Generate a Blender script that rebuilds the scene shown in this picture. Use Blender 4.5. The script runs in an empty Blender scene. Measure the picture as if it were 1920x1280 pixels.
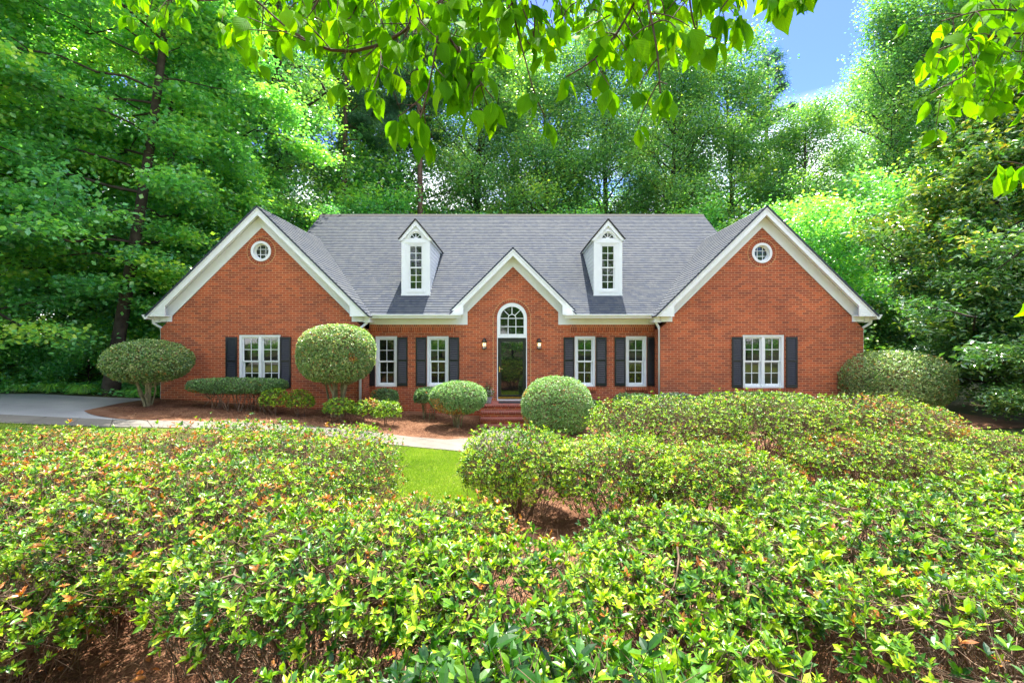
import bpy, math, random
import numpy as np
from mathutils import Vector
R_ = math.radians
scene = bpy.context.scene
# ------------------------------------------------------------------ camera
H = 2.5; FP = 853.0
cam_d = bpy.data.cameras.new("Camera"); cam = bpy.data.objects.new("Camera", cam_d)
scene.collection.objects.link(cam); scene.camera = cam
cam.location = (0, 0, H); cam.rotation_euler = (R_(90), 0, 0)
cam_d.sensor_width = 36.0; cam_d.lens = FP / 1920 * 36.0
cam_d.clip_start = 0.05; cam_d.clip_end = 2000
# ------------------------------------------------------------------ world, sun
SUN_EL = 69.0; SUN_AZ = 10.0          # behind the house, a little to the right
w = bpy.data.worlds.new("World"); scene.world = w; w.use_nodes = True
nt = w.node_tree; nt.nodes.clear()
out = nt.nodes.new('ShaderNodeOutputWorld'); bg = nt.nodes.new('ShaderNodeBackground')
sky = nt.nodes.new('ShaderNodeTexSky'); sky.sky_type = 'NISHITA'; sky.sun_disc = False
sky.sun_elevation = R_(SUN_EL); sky.sun_rotation = R_(SUN_AZ)
sky.air_density = 1.0; sky.dust_density = .4; sky.ozone_density = 2.5
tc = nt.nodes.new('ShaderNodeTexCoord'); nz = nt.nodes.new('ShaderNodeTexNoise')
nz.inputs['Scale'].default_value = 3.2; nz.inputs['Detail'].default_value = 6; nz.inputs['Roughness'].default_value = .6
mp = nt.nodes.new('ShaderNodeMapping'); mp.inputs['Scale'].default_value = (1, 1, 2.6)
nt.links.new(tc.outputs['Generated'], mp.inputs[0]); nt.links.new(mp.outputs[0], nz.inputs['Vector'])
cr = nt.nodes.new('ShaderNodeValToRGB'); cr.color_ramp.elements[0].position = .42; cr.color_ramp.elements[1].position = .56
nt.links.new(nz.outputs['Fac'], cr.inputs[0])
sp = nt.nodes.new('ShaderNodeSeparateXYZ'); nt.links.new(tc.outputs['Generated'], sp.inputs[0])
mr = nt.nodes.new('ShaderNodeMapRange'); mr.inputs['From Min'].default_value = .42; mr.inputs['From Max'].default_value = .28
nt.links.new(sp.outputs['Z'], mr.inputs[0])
mr2 = nt.nodes.new('ShaderNodeMapRange'); mr2.inputs['From Min'].default_value = .60; mr2.inputs['From Max'].default_value = .72; nt.links.new(sp.outputs['Z'], mr2.inputs[0])  # unseen overhead clouds, added as a neutral white fill light
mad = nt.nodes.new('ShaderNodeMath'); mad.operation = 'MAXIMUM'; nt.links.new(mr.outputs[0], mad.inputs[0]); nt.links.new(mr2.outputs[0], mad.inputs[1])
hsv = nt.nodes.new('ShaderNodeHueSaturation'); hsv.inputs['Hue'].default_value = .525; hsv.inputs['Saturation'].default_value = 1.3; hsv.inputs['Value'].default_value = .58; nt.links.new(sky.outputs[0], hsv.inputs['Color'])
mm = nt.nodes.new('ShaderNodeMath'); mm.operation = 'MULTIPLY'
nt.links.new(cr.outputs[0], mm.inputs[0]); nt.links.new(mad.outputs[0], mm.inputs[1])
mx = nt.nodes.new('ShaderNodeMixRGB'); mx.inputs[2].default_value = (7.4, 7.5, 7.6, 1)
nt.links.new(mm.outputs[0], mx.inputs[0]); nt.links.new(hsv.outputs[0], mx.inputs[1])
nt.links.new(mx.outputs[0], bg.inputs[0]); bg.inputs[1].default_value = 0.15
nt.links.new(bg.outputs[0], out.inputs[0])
sl = bpy.data.lights.new("sun", 'SUN'); sl.energy = 3.6; sl.angle = R_(0.6); sl.color = (1, .95, .86)
so = bpy.data.objects.new("sun", sl); scene.collection.objects.link(so)
sd = Vector((math.sin(R_(SUN_AZ)) * math.cos(R_(SUN_EL)), math.cos(R_(SUN_AZ)) * math.cos(R_(SUN_EL)), math.sin(R_(SUN_EL))))
so.rotation_euler = sd.to_track_quat('Z', 'Y').to_euler(); so.location = (5, 30, 40)
scene.view_settings.view_transform = 'Standard'; scene.view_settings.look = 'None'
scene.view_settings.exposure = 2.12; scene.view_settings.gamma = 1.0; scene.view_settings.use_curve_mapping = False
cy = scene.cycles
cy.max_bounces = 8; cy.diffuse_bounces = 4; cy.glossy_bounces = 3; cy.transmission_bounces = 4; cy.transparent_max_bounces = 8
cy.sample_clamp_indirect = 6; cy.caustics_reflective = False; cy.caustics_refractive = False
try: cy.use_denoising = True
except Exception: pass
rng = np.random.default_rng(7); random.seed(7)

# ------------------------------------------------------------------ helpers
COL = scene.collection
def link(name, me, mat=None, parent=None):
    o = bpy.data.objects.new(name, me); COL.objects.link(o)
    if mat is not None:
        for m in (mat if isinstance(mat, (list, tuple)) else [mat]): me.materials.append(m)
    if parent is not None: o.parent = parent
    return o
def tag(o, label=None, cat=None, group=None, kind=None):
    if label: o['label'] = label
    if cat: o['category'] = cat
    if group: o['group'] = group
    if kind: o['kind'] = kind
    return o
def thing(name, label, cat, loc=(0, 0, 0), group=None):
    o = bpy.data.objects.new(name, None); COL.objects.link(o); o.location = loc; o.empty_display_size = .2
    return tag(o, label, cat, group)
def auto_uv(me):
    n = len(me.loops)
    if not me.uv_layers: me.uv_layers.new(name='uv')
    co = np.empty(len(me.vertices) * 3); me.vertices.foreach_get('co', co); co = co.reshape(-1, 3)
    vi = np.empty(n, int); me.loops.foreach_get('vertex_index', vi)
    uv = np.zeros((n, 2))
    for p in me.polygons:
        nx, ny, nz_ = (abs(c) for c in p.normal)
        sl_ = slice(p.loop_start, p.loop_start + p.loop_total); c = co[vi[sl_]]
        if nz_ > .75: uv[sl_] = c[:, [0, 1]]
        elif ny >= nx: uv[sl_] = c[:, [0, 2]]
        else: uv[sl_] = c[:, [1, 2]]
    me.uv_layers[0].data.foreach_set('uv', uv.ravel())
class MB:
    def __init__(s, origin=(0, 0, 0)): s.v = []; s.f = []; s.o = origin
    def add(s, vs, fs):
        b = len(s.v); s.v += [(x - s.o[0], y - s.o[1], z - s.o[2]) for x, y, z in vs]; s.f += [tuple(b + i for i in f) for f in fs]
    def box(s, x0, x1, y0, y1, z0, z1):
        s.add([(x0, y0, z0), (x1, y0, z0), (x1, y1, z0), (x0, y1, z0), (x0, y0, z1), (x1, y0, z1), (x1, y1, z1), (x0, y1, z1)],
              [(0, 3, 2, 1), (4, 5, 6, 7), (0, 1, 5, 4), (1, 2, 6, 5), (2, 3, 7, 6), (3, 0, 4, 7)])
    def prism(s, poly, y0, y1):            # polygon in xz, counter-clockwise seen from -Y
        n = len(poly); a = sum(poly[i][0] * poly[(i + 1) % n][1] - poly[(i + 1) % n][0] * poly[i][1] for i in range(n))
        if a < 0: poly = poly[::-1]
        s.add([(x, y0, z) for x, z in poly] + [(x, y1, z) for x, z in poly],
              [tuple(range(n)), tuple(range(2 * n - 1, n - 1, -1))] + [(i, i + n, (i + 1) % n + n, (i + 1) % n) for i in range(n)])
    def prism_x(s, poly, x0, x1):          # polygon in yz
        n = len(poly); a = sum(poly[i][0] * poly[(i + 1) % n][1] - poly[(i + 1) % n][0] * poly[i][1] for i in range(n))
        if a < 0: poly = poly[::-1]
        s.add([(x1, y, z) for y, z in poly] + [(x0, y, z) for y, z in poly],
              [tuple(range(n)), tuple(range(2 * n - 1, n - 1, -1))] + [(i, i + n, (i + 1) % n + n, (i + 1) % n) for i in range(n)])
    def ring(s, cx, cz, r0, r1, y0, y1, a0=0, a1=360, n=32):   # annulus segment in xz
        full = (a1 - a0) >= 360; m = n if full else n + 1
        vs = []
        for i in range(m):
            a = R_(a0 + (a1 - a0) * i / n); c, s_ = math.cos(a), math.sin(a)
            vs += [(cx + r0 * c, y0, cz + r0 * s_), (cx + r1 * c, y0, cz + r1 * s_), (cx + r1 * c, y1, cz + r1 * s_), (cx + r0 * c, y1, cz + r0 * s_)]
        fs = []
        for i in range(n):
            j = (i + 1) % m
            for k in range(4): fs.append((4 * i + k, 4 * i + (k + 1) % 4, 4 * j + (k + 1) % 4, 4 * j + k))
        if not full: fs += [(3, 2, 1, 0), (4 * n, 4 * n + 1, 4 * n + 2, 4 * n + 3)]
        s.add(vs, fs)
    def disc(s, cx, cz, r, y0, y1, a0=0, a1=360, n=32):
        s.prism([(cx + r * math.cos(R_(a0 + (a1 - a0) * i / n)), cz + r * math.sin(R_(a0 + (a1 - a0) * i / n))) for i in range(n if a1 - a0 >= 360 else n + 1)], y0, y1)
    def tube(s, pts, r, n=10):
        pts = [Vector(p) for p in pts]; rr = r if isinstance(r, (list, tuple)) else [r] * len(pts)
        vs = []; prev = None
        for i, p in enumerate(pts):
            t = (pts[min(i + 1, len(pts) - 1)] - pts[max(i - 1, 0)]).normalized()
            u = t.cross(Vector((0, 1, 0.03)) if prev is None else prev.cross(t) * -1).normalized() if prev is None else (prev - t * prev.dot(t)).normalized()
            prev = u; v = t.cross(u)
            for k in range(n):
                a = 2 * math.pi * k / n; vs.append(tuple(p + (u * math.cos(a) + v * math.sin(a)) * rr[i]))
        fs = [(i * n + k, i * n + (k + 1) % n, (i + 1) * n + (k + 1) % n, (i + 1) * n + k) for i in range(len(pts) - 1) for k in range(n)]
        fs += [tuple(range(n - 1, -1, -1)), tuple(range((len(pts) - 1) * n, len(pts) * n))]
        s.add(vs, fs)
    def lathe(s, cx, cy_, prof, n=20):
        vs = [(cx + r * math.cos(2 * math.pi * k / n), cy_ + r * math.sin(2 * math.pi * k / n), z) for r, z in prof for k in range(n)]
        fs = [(i * n + k, i * n + (k + 1) % n, (i + 1) * n + (k + 1) % n, (i + 1) * n + k) for i in range(len(prof) - 1) for k in range(n)]
        fs += [tuple(range(n - 1, -1, -1)), tuple(range((len(prof) - 1) * n, len(prof) * n))]
        s.add(vs, fs)
    def build(s, name, mat, parent=None, bevel=0, smooth=False, cut=None):
        me = bpy.data.meshes.new(name); me.from_pydata(s.v, [], s.f); me.validate(); me.update()
        if cut is not None:
            t1 = bpy.data.objects.new('tmp', me); COL.objects.link(t1)
            cm = bpy.data.meshes.new('cut'); cm.from_pydata(cut.v, [], cut.f); cm.update()
            t2 = bpy.data.objects.new('tmpc', cm); COL.objects.link(t2)
            md = t1.modifiers.new('b', 'BOOLEAN'); md.object = t2; md.operation = 'DIFFERENCE'; md.solver = 'EXACT'
            md.use_self = True
            dg = bpy.context.evaluated_depsgraph_get(); dg.update()
            me = bpy.data.meshes.new_from_object(t1.evaluated_get(dg)); me.name = name
            bpy.data.objects.remove(t1); bpy.data.objects.remove(t2)
        auto_uv(me)
        if smooth: me.polygons.foreach_set('use_smooth', [True] * len(me.polygons))
        o = link(name, me, mat, parent)
        if bevel:
            b = o.modifiers.new('bevel', 'BEVEL'); b.width = bevel; b.segments = 1; b.limit_method = 'ANGLE'
        return o
def nrm(a): return a / (np.linalg.norm(a, axis=-1, keepdims=True) + 1e-9)
def mesh_np(name, chunks, smooth=False):
    """chunks: (V(n,3), F(m,4), tone(m)|None, uv(m*4,2)|None); F rows may end with -1 for triangles"""
    V = []; FI = []; FT = []; TN = []; UV = []; MI = []; b = 0; anyuv = any(c[3] is not None for c in chunks)
    for c in chunks:
        v, f, tn, uv = c[:4]; V.append(v); FI.append((f + b).ravel()); FT.append(np.full(len(f), f.shape[1])); b += len(v)
        TN.append(np.zeros(len(f)) if tn is None else tn); UV.append(np.zeros((f.size, 2)) if uv is None else uv)
        MI.append(np.full(len(f), c[4] if len(c) > 4 else 0))
    V = np.concatenate(V); FI = np.concatenate(FI); FT = np.concatenate(FT); TN = np.concatenate(TN); MI = np.concatenate(MI)
    me = bpy.data.meshes.new(name); me.vertices.add(len(V)); me.vertices.foreach_set('co', V.astype(np.float32).ravel())
    me.loops.add(len(FI)); me.loops.foreach_set('vertex_index', FI.astype(np.int32))
    me.polygons.add(len(FT)); me.polygons.foreach_set('loop_start', np.concatenate([[0], np.cumsum(FT)[:-1]]).astype(np.int32))
    me.polygons.foreach_set('loop_total', FT.astype(np.int32)); me.polygons.foreach_set('material_index', MI.astype(np.int32))
    if smooth: me.polygons.foreach_set('use_smooth', np.ones(len(FT), bool))
    else: me.polygons.foreach_set('use_smooth', np.zeros(len(FT), bool))
    a = me.attributes.new('tone', 'FLOAT', 'FACE'); a.data.foreach_set('value', TN.astype(np.float32))
    if anyuv:
        l = me.uv_layers.new(name='uv'); l.data.foreach_set('uv', np.concatenate(UV).astype(np.float32).ravel())
    me.update(calc_edges=True)
    return me
def tmpl(st):
    """leaf outline stations (t, halfwidth, midrib height, edge height)"""
    pts = [(0, 0, 0)]; F = []
    for i, (t, wd, h, e) in enumerate(st):
        pts += [(t, 0, h), (t, wd, e), (t, -wd, e)]
    pts.append((1, 0, st[-1][2] - .07)); n = len(st)
    F.append((0, 3, 1, 2))
    for i in range(n - 1):
        a = 1 + 3 * i; b = a + 3
        F += [(a, a + 2, b + 2, b), (a, b, b + 1, a + 1)]
    a = 1 + 3 * (n - 1); F.append((a, a + 2, len(pts) - 1, a + 1))
    return np.array(pts, float), np.array(F)
T_QUAD = (np.array([(0, 0, 0), (.5, -.5, .03), (1, 0, -.05), (.5, .5, .03)], float), np.array([(0, 1, 2, 3)]))
T_FOLD = (np.array([(0, 0, 0), (.5, 0, 0), (.48, .5, .1), (.48, -.5, .1), (1, 0, -.08)], float), np.array([(0, 3, 4, 1), (0, 1, 4, 2)]))
T_LEAF = tmpl([(.3, .42, .02, .08), (.65, .44, .01, .06)])
T_DOG = tmpl([(.1, .2, .0, .02), (.28, .44, .02, .07), (.48, .5, .02, .08), (.68, .38, 0, .05), (.86, .14, -.05, -.03)])
def leaves(P, D, N, L, W, T, tone=None, uv=False):
    tp, tf = T; n = len(P); D = nrm(D); S = nrm(np.cross(D, N)); U = np.cross(S, D)
    L = np.broadcast_to(L, (n,))[:, None, None]; W = np.broadcast_to(W, (n,))[:, None, None]
    V = P[:, None] + D[:, None] * (tp[None, :, 0:1] * L) + S[:, None] * (tp[None, :, 1:2] * W) + U[:, None] * (tp[None, :, 2:3] * L)
    F = tf[None] + (np.arange(n) * len(tp))[:, None, None]
    tn = None if tone is None else np.repeat(tone, len(tf))
    u = np.tile(np.stack([tp[tf.ravel(), 1] + .5, tp[tf.ravel(), 0]], 1), (n, 1)) if uv else None
    return (V.reshape(-1, 3), F.reshape(-1, tf.shape[1]), tn, u)
def tubes(Pt, Rd, s=4):
    n, K, _ = Pt.shape; T = nrm(np.gradient(Pt, axis=1)); ref = np.zeros_like(T); ref[..., 0] = .31; ref[..., 1] = .95
    A = nrm(np.cross(T, ref)); B = np.cross(T, A); ang = np.arange(s) * 2 * math.pi / s
    V = Pt[:, :, None] + Rd[:, :, None, None] * (A[:, :, None] * np.cos(ang)[None, None, :, None] + B[:, :, None] * np.sin(ang)[None, None, :, None])
    k = np.arange(K - 1)[:, None]; j = np.arange(s)[None]; f = np.stack([k * s + j, k * s + (j + 1) % s, (k + 1) * s + (j + 1) % s, (k + 1) * s + j], -1).reshape(-1, 4)
    F = (f[None] + (np.arange(n) * K * s)[:, None, None]).reshape(-1, 4)
    return (V.reshape(-1, 3), F, None, None)
def smoothstep(a, b, x): t = np.clip((x - a) / (b - a), 0, 1); return t * t * (3 - 2 * t)
def gz(x, y):          # terrain height
    x = np.asarray(x, float); y = np.asarray(y, float)
    a = .63 * np.clip((-x - .5) / 10, 0, 1.4) + .022 * np.clip(x - 1, 0, 12)
    return a * smoothstep(4, 10, y) + .32 * (1 - smoothstep(3.5, 6.5, y)) + .02 * np.sin(x * .9 + 1) * np.sin(y * .8) * smoothstep(30, 5, np.hypot(x, y - 7)) * 1.0
def gzf(x, y): return float(gz(x, y))
def fbm(P, sc, seed=0):
    r = np.random.default_rng(seed); o = np.zeros(len(P)); tot = 0
    for i in range(3):
        k = r.normal(size=(4, 3)) * sc * 2 ** i; ph = r.uniform(0, 6.28, 4)
        o += (np.sin(P @ k.T + ph).sum(1) / 4) / 1.6 ** i; tot += 1 / 1.6 ** i
    return o / tot

# ------------------------------------------------------------------ materials
def newmat(name):
    m = bpy.data.materials.new(name); m.use_nodes = True; n = m.node_tree; p = n.nodes['Principled BSDF']; return m, n, p
def N(n, t, **k):
    x = n.nodes.new(t)
    for a, b in k.items(): setattr(x, a, b)
    return x
def noise(n, scale, detail=4, coord='Object', rough=.55, vec=None):
    t = N(n, 'ShaderNodeTexNoise'); t.inputs['Scale'].default_value = scale; t.inputs['Detail'].default_value = detail; t.inputs['Roughness'].default_value = rough
    if vec is None: c = N(n, 'ShaderNodeTexCoord'); n.links.new(c.outputs[coord], t.inputs['Vector'])
    else: n.links.new(vec, t.inputs['Vector'])
    return t.outputs['Fac']
def ramp(n, fac, cols):
    r = N(n, 'ShaderNodeValToRGB'); el = r.color_ramp.elements
    while len(el) < len(cols): el.new(.5)
    for e, (p, c) in zip(el, cols): e.position = p; e.color = (*c, 1)
    n.links.new(fac, r.inputs[0]); return r.outputs[0]
def bump(n, p, h, s=.3, d=.02):
    b = N(n, 'ShaderNodeBump'); b.inputs['Strength'].default_value = s; b.inputs['Distance'].default_value = d
    n.links.new(h, b.inputs['Height']); n.links.new(b.outputs[0], p.inputs['Normal']); return b
def simple(name, col, rough=.5, spec=.5, metal=0, var=.12, sc=6, bmp=.1):
    m, n, p = newmat(name); f = noise(n, sc, 5)
    n.links.new(ramp(n, f, [(.3, tuple(c * (1 - var) for c in col)), (.7, tuple(min(1, c * (1 + var)) for c in col))]), p.inputs['Base Color'])
    p.inputs['Roughness'].default_value = rough; p.inputs['Metallic'].default_value = metal; p.inputs['Specular IOR Level'].default_value = spec
    if bmp: bump(n, p, noise(n, sc * 12, 3), bmp, .005)
    return m
def brick_mat(name, w=.213, h=.0712, mort=.011, rot=0, c1=(.49, .10, .030), c2=(.20, .043, .022), cm=(.60, .34, .18)):
    m, n, p = newmat(name); tcn = N(n, 'ShaderNodeTexCoord'); vec = tcn.outputs['UV']
    mpn = N(n, 'ShaderNodeMapping'); mpn.inputs['Rotation'].default_value = (0, 0, rot); n.links.new(vec, mpn.inputs[0])
    b = N(n, 'ShaderNodeTexBrick'); b.inputs['Scale'].default_value = 1; b.inputs['Brick Width'].default_value = w; b.inputs['Row Height'].default_value = h
    b.inputs['Mortar Size'].default_value = mort / 2; b.inputs['Mortar Smooth'].default_value = .2; b.inputs['Bias'].default_value = -.15
    n.links.new(mpn.outputs[0], b.inputs['Vector'])
    b.inputs['Color1'].default_value = (*c1, 1); b.inputs['Color2'].default_value = (*c2, 1); b.inputs['Mortar'].default_value = (*cm, 1)
    big = noise(n, .9, 4, vec=vec); mixb = N(n, 'ShaderNodeMixRGB', blend_type='MULTIPLY'); mixb.inputs[0].default_value = 1
    n.links.new(b.outputs['Color'], mixb.inputs[1]); n.links.new(ramp(n, big, [(.3, (.80, .78, .80)), (.7, (1.15, 1.15, 1.1))]), mixb.inputs[2])
    # sooty dark bricks
    b2 = N(n, 'ShaderNodeTexBrick'); b2.inputs['Scale'].default_value = 1; b2.inputs['Brick Width'].default_value = w; b2.inputs['Row Height'].default_value = h
    b2.inputs['Mortar Size'].default_value = 0; b2.inputs['Bias'].default_value = .0; b2.inputs['Color1'].default_value = (0, 0, 0, 1); b2.inputs['Color2'].default_value = (1, 1, 1, 1)
    n.links.new(mpn.outputs[0], b2.inputs['Vector'])
    d = ramp(n, b2.outputs['Color'], [(.0, (.55, .6, .75)), (.16, (1, 1, 1))]); mixd = N(n, 'ShaderNodeMixRGB', blend_type='MULTIPLY')
    inv = N(n, 'ShaderNodeMath', operation='SUBTRACT'); inv.inputs[0].default_value = 1; n.links.new(b.outputs['Fac'], inv.inputs[1]); n.links.new(inv.outputs[0], mixd.inputs[0])
    n.links.new(mixb.outputs[0], mixd.inputs[1]); n.links.new(d, mixd.inputs[2])
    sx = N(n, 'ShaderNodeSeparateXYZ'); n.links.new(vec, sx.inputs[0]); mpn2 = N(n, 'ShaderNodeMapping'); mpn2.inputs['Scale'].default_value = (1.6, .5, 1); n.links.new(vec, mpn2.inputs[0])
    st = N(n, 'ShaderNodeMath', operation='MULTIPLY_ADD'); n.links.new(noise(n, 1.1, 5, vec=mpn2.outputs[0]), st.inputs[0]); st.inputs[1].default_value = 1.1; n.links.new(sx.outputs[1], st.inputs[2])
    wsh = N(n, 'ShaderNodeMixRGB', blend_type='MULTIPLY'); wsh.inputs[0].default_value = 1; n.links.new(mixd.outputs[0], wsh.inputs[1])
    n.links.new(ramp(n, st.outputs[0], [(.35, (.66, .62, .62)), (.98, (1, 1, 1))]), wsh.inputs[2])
    n.links.new(wsh.outputs[0], p.inputs['Base Color']); p.inputs['Roughness'].default_value = .85
    bump(n, p, inv.outputs[0], .5, .008)
    return m
M = {}
M['brick'] = brick_mat('brick'); M['soldier'] = brick_mat('soldier_brick', .0712, .213); M['step_brick'] = brick_mat('step_brick', .0712, .16, .009, c1=(.40, .10, .07), c2=(.30, .07, .05), cm=(.5, .33, .26))
M['mortar'] = simple('mortar_line', (.52, .30, .13), .9)
M['white'] = simple('white_trim_paint', (.78, .80, .80), .45, .4, var=.03, bmp=.03)
M['siding'] = simple('white_siding', (.74, .76, .76), .5, .4, var=.04, bmp=.03)
M['gutter'] = simple('white_gutter', (.76, .78, .76), .35, .5, var=.04, bmp=.02)
M['black'] = simple('black_door_paint', (.012, .013, .014), .3, .5, var=.2, bmp=.02)
M['shutter'] = simple('black_shutter_paint', (.010, .012, .016), .34, .45, var=.2, bmp=.02)
M['brass'] = simple('brass', (.7, .45, .15), .25, .5, metal=1)
M['bronze'] = simple('dark_bronze', (.02, .016, .013), .4, .5, metal=.4)
M['edge'] = simple('dark_shingle_edge', (.035, .034, .035), .9)
M['mat'] = simple('rubber_mat', (.03, .03, .035), .9)
M['pot'] = simple('grey_pot', (.35, .36, .38), .7)
def glass_mat():
    m, n, p = newmat('window_glass'); p.inputs['Base Color'].default_value = (.006, .008, .007, 1); p.inputs['Roughness'].default_value = .02
    p.inputs['IOR'].default_value = 1.75; bump(n, p, noise(n, 1.3, 2), .06, .02); return m
M['glass'] = glass_mat()
def bulb():
    m, n, p = newmat('lit_bulb'); p.inputs['Base Color'].default_value = (1, .7, .35, 1); p.inputs['Emission Color'].default_value = (1, .62, .25, 1); p.inputs['Emission Strength'].default_value = 3.2; return m
M['bulb'] = bulb()
def lampglass():
    m, n, p = newmat('lantern_glass'); p.inputs['Base Color'].default_value = (.8, .75, .65, 1); p.inputs['Roughness'].default_value = .1
    t = N(n, 'ShaderNodeBsdfTransparent'); mxs = N(n, 'ShaderNodeMixShader'); mxs.inputs[0].default_value = .18
    o = n.nodes['Material Output']; n.links.new(t.outputs[0], mxs.inputs[1]); n.links.new(p.outputs[0], mxs.inputs[2]); n.links.new(mxs.outputs[0], o.inputs[0]); return m
M['lampglass'] = lampglass()
def shingle():
    m, n, p = newmat('asphalt_shingle'); tcn = N(n, 'ShaderNodeTexCoord'); vec = tcn.outputs['UV']
    def bt(w, off, seedshift):
        mpn = N(n, 'ShaderNodeMapping'); mpn.inputs['Location'].default_value = (seedshift, 0, 0); n.links.new(vec, mpn.inputs[0])
        b = N(n, 'ShaderNodeTexBrick'); b.inputs['Scale'].default_value = 1; b.inputs['Brick Width'].default_value = w; b.inputs['Row Height'].default_value = .145
        b.inputs['Mortar Size'].default_value = 0.0; b.offset = off; b.inputs['Color1'].default_value = (0, 0, 0, 1); b.inputs['Color2'].default_value = (1, 1, 1, 1)
        n.links.new(mpn.outputs[0], b.inputs['Vector']); return b.outputs['Color']
    c = ramp(n, bt(.17, .37, 0), [(0, (.15, .165, .20)), (.3, (.19, .195, .21)), (.6, (.22, .22, .22)), (1, (.26, .25, .24))])
    c2 = ramp(n, bt(.11, .61, .13), [(0, (.84, .85, .9)), (1, (1.12, 1.1, 1.07))])
    mixc = N(n, 'ShaderNodeMixRGB', blend_type='MULTIPLY'); mixc.inputs[0].default_value = 1; n.links.new(c, mixc.inputs[1]); n.links.new(c2, mixc.inputs[2])
    m3 = N(n, 'ShaderNodeMixRGB', blend_type='MULTIPLY'); m3.inputs[0].default_value = .8; n.links.new(mixc.outputs[0], m3.inputs[1])
    n.links.new(ramp(n, noise(n, .7, 5), [(.3, (.92, .92, .94)), (.7, (1.06, 1.05, 1.03))]), m3.inputs[2])
    m4 = N(n, 'ShaderNodeMixRGB', blend_type='MULTIPLY'); m4.inputs[0].default_value = 1; m4.inputs[2].default_value = (.285, .335, .40, 1); n.links.new(m3.outputs[0], m4.inputs[1])
    n.links.new(m4.outputs[0], p.inputs['Base Color']); p.inputs['Roughness'].default_value = .92
    bump(n, p, noise(n, 160, 2), .3, .004); return m
M['shingle'] = shingle()
def leaf_mat(name, cols, tr=(.10, .26, .015), fac=.35, rough=.42, spec=.45, nsc=.35, nw=.5, veins=False, dead=None):
    """colour from per-leaf random + a big soft noise + the face attribute 'tone'"""
    m, n, p = newmat(name); g = N(n, 'ShaderNodeNewGeometry'); at = N(n, 'ShaderNodeAttribute', attribute_name='tone')
    big = noise(n, nsc, 3)
    a = N(n, 'ShaderNodeMath', operation='MULTIPLY_ADD'); n.links.new(big, a.inputs[0]); a.inputs[1].default_value = nw * 1.6
    b = N(n, 'ShaderNodeMath', operation='MULTIPLY'); n.links.new(g.outputs['Random Per Island'], b.inputs[0]); b.inputs[1].default_value = 1 - nw
    n.links.new(b.outputs[0], a.inputs[2])
    s = N(n, 'ShaderNodeMath', operation='SUBTRACT'); n.links.new(a.outputs[0], s.inputs[0]); s.inputs[1].default_value = nw * .3
    s2 = N(n, 'ShaderNodeMath', operation='ADD'); n.links.new(s.outputs[0], s2.inputs[0]); n.links.new(at.outputs['Fac'], s2.inputs[1])
    col = ramp(n, s2.outputs[0], cols)
    if dead is not None:       # tone above 5 = withered leaf
        gt = N(n, 'ShaderNodeMath', operation='GREATER_THAN'); gt.inputs[1].default_value = 4; n.links.new(at.outputs['Fac'], gt.inputs[0])
        dm = N(n, 'ShaderNodeMixRGB'); n.links.new(gt.outputs[0], dm.inputs[0]); n.links.new(col, dm.inputs[1])
        n.links.new(ramp(n, g.outputs['Random Per Island'], dead), dm.inputs[2]); col = dm.outputs[0]
    if veins:
        tcn = N(n, 'ShaderNodeTexCoord'); sx = N(n, 'ShaderNodeSeparateXYZ'); n.links.new(tcn.outputs['UV'], sx.inputs[0])
        u = N(n, 'ShaderNodeMath', operation='SUBTRACT'); n.links.new(sx.outputs[0], u.inputs[0]); u.inputs[1].default_value = .5
        ab = N(n, 'ShaderNodeMath', operation='ABSOLUTE'); n.links.new(u.outputs[0], ab.inputs[0])
        # curved side veins: fract((v - |u|*1.1)*7)
        k = N(n, 'ShaderNodeMath', operation='MULTIPLY_ADD'); n.links.new(ab.outputs[0], k.inputs[0]); k.inputs[1].default_value = -1.1; n.links.new(sx.outputs[1], k.inputs[2])
        k2 = N(n, 'ShaderNodeMath', operation='MULTIPLY'); n.links.new(k.outputs[0], k2.inputs[0]); k2.inputs[1].default_value = 7.5
        fr = N(n, 'ShaderNodeMath', operation='FRACT'); n.links.new(k2.outputs[0], fr.inputs[0])
        pp = N(n, 'ShaderNodeMath', operation='PINGPONG'); n.links.new(fr.outputs[0], pp.inputs[0]); pp.inputs[1].default_value = .5
        mn = N(n, 'ShaderNodeMath', operation='MULTIPLY'); n.links.new(ab.outputs[0], mn.inputs[0]); mn.inputs[1].default_value = 6
        mi = N(n, 'ShaderNodeMath', operation='MINIMUM'); n.links.new(pp.outputs[0], mi.inputs[0]); n.links.new(mn.outputs[0], mi.inputs[1])
        vv = ramp(n, mi.outputs[0], [(0, (.72, .76, .6)), (.1, (1, 1, 1))])
        vm = N(n, 'ShaderNodeMixRGB', blend_type='MULTIPLY'); vm.inputs[0].default_value = 1; n.links.new(col, vm.inputs[1]); n.links.new(vv, vm.inputs[2]); col = vm.outputs[0]
        bump(n, p, mi.outputs[0], .5, .002)
    n.links.new(col, p.inputs['Base Color']); p.inputs['Roughness'].default_value = rough; p.inputs['Specular IOR Level'].default_value = spec
    t = N(n, 'ShaderNodeBsdfTranslucent'); tm = N(n, 'ShaderNodeMixRGB', blend_type='MULTIPLY'); tm.inputs[0].default_value = 1
    n.links.new(col, tm.inputs[1]); tm.inputs[2].default_value = (*tr, 1); n.links.new(tm.outputs[0], t.inputs[0])
    mxs = N(n, 'ShaderNodeAddShader'); o = n.nodes['Material Output']
    n.links.new(p.outputs[0], mxs.inputs[0]); n.links.new(t.outputs[0], mxs.inputs[1]); n.links.new(mxs.outputs[0], o.inputs[0])
    return m
DEAD = [(0, (.10, .035, .012)), (.4, (.34, .10, .02)), (.8, (.45, .18, .04)), (1, (.42, .26, .09))]
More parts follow.
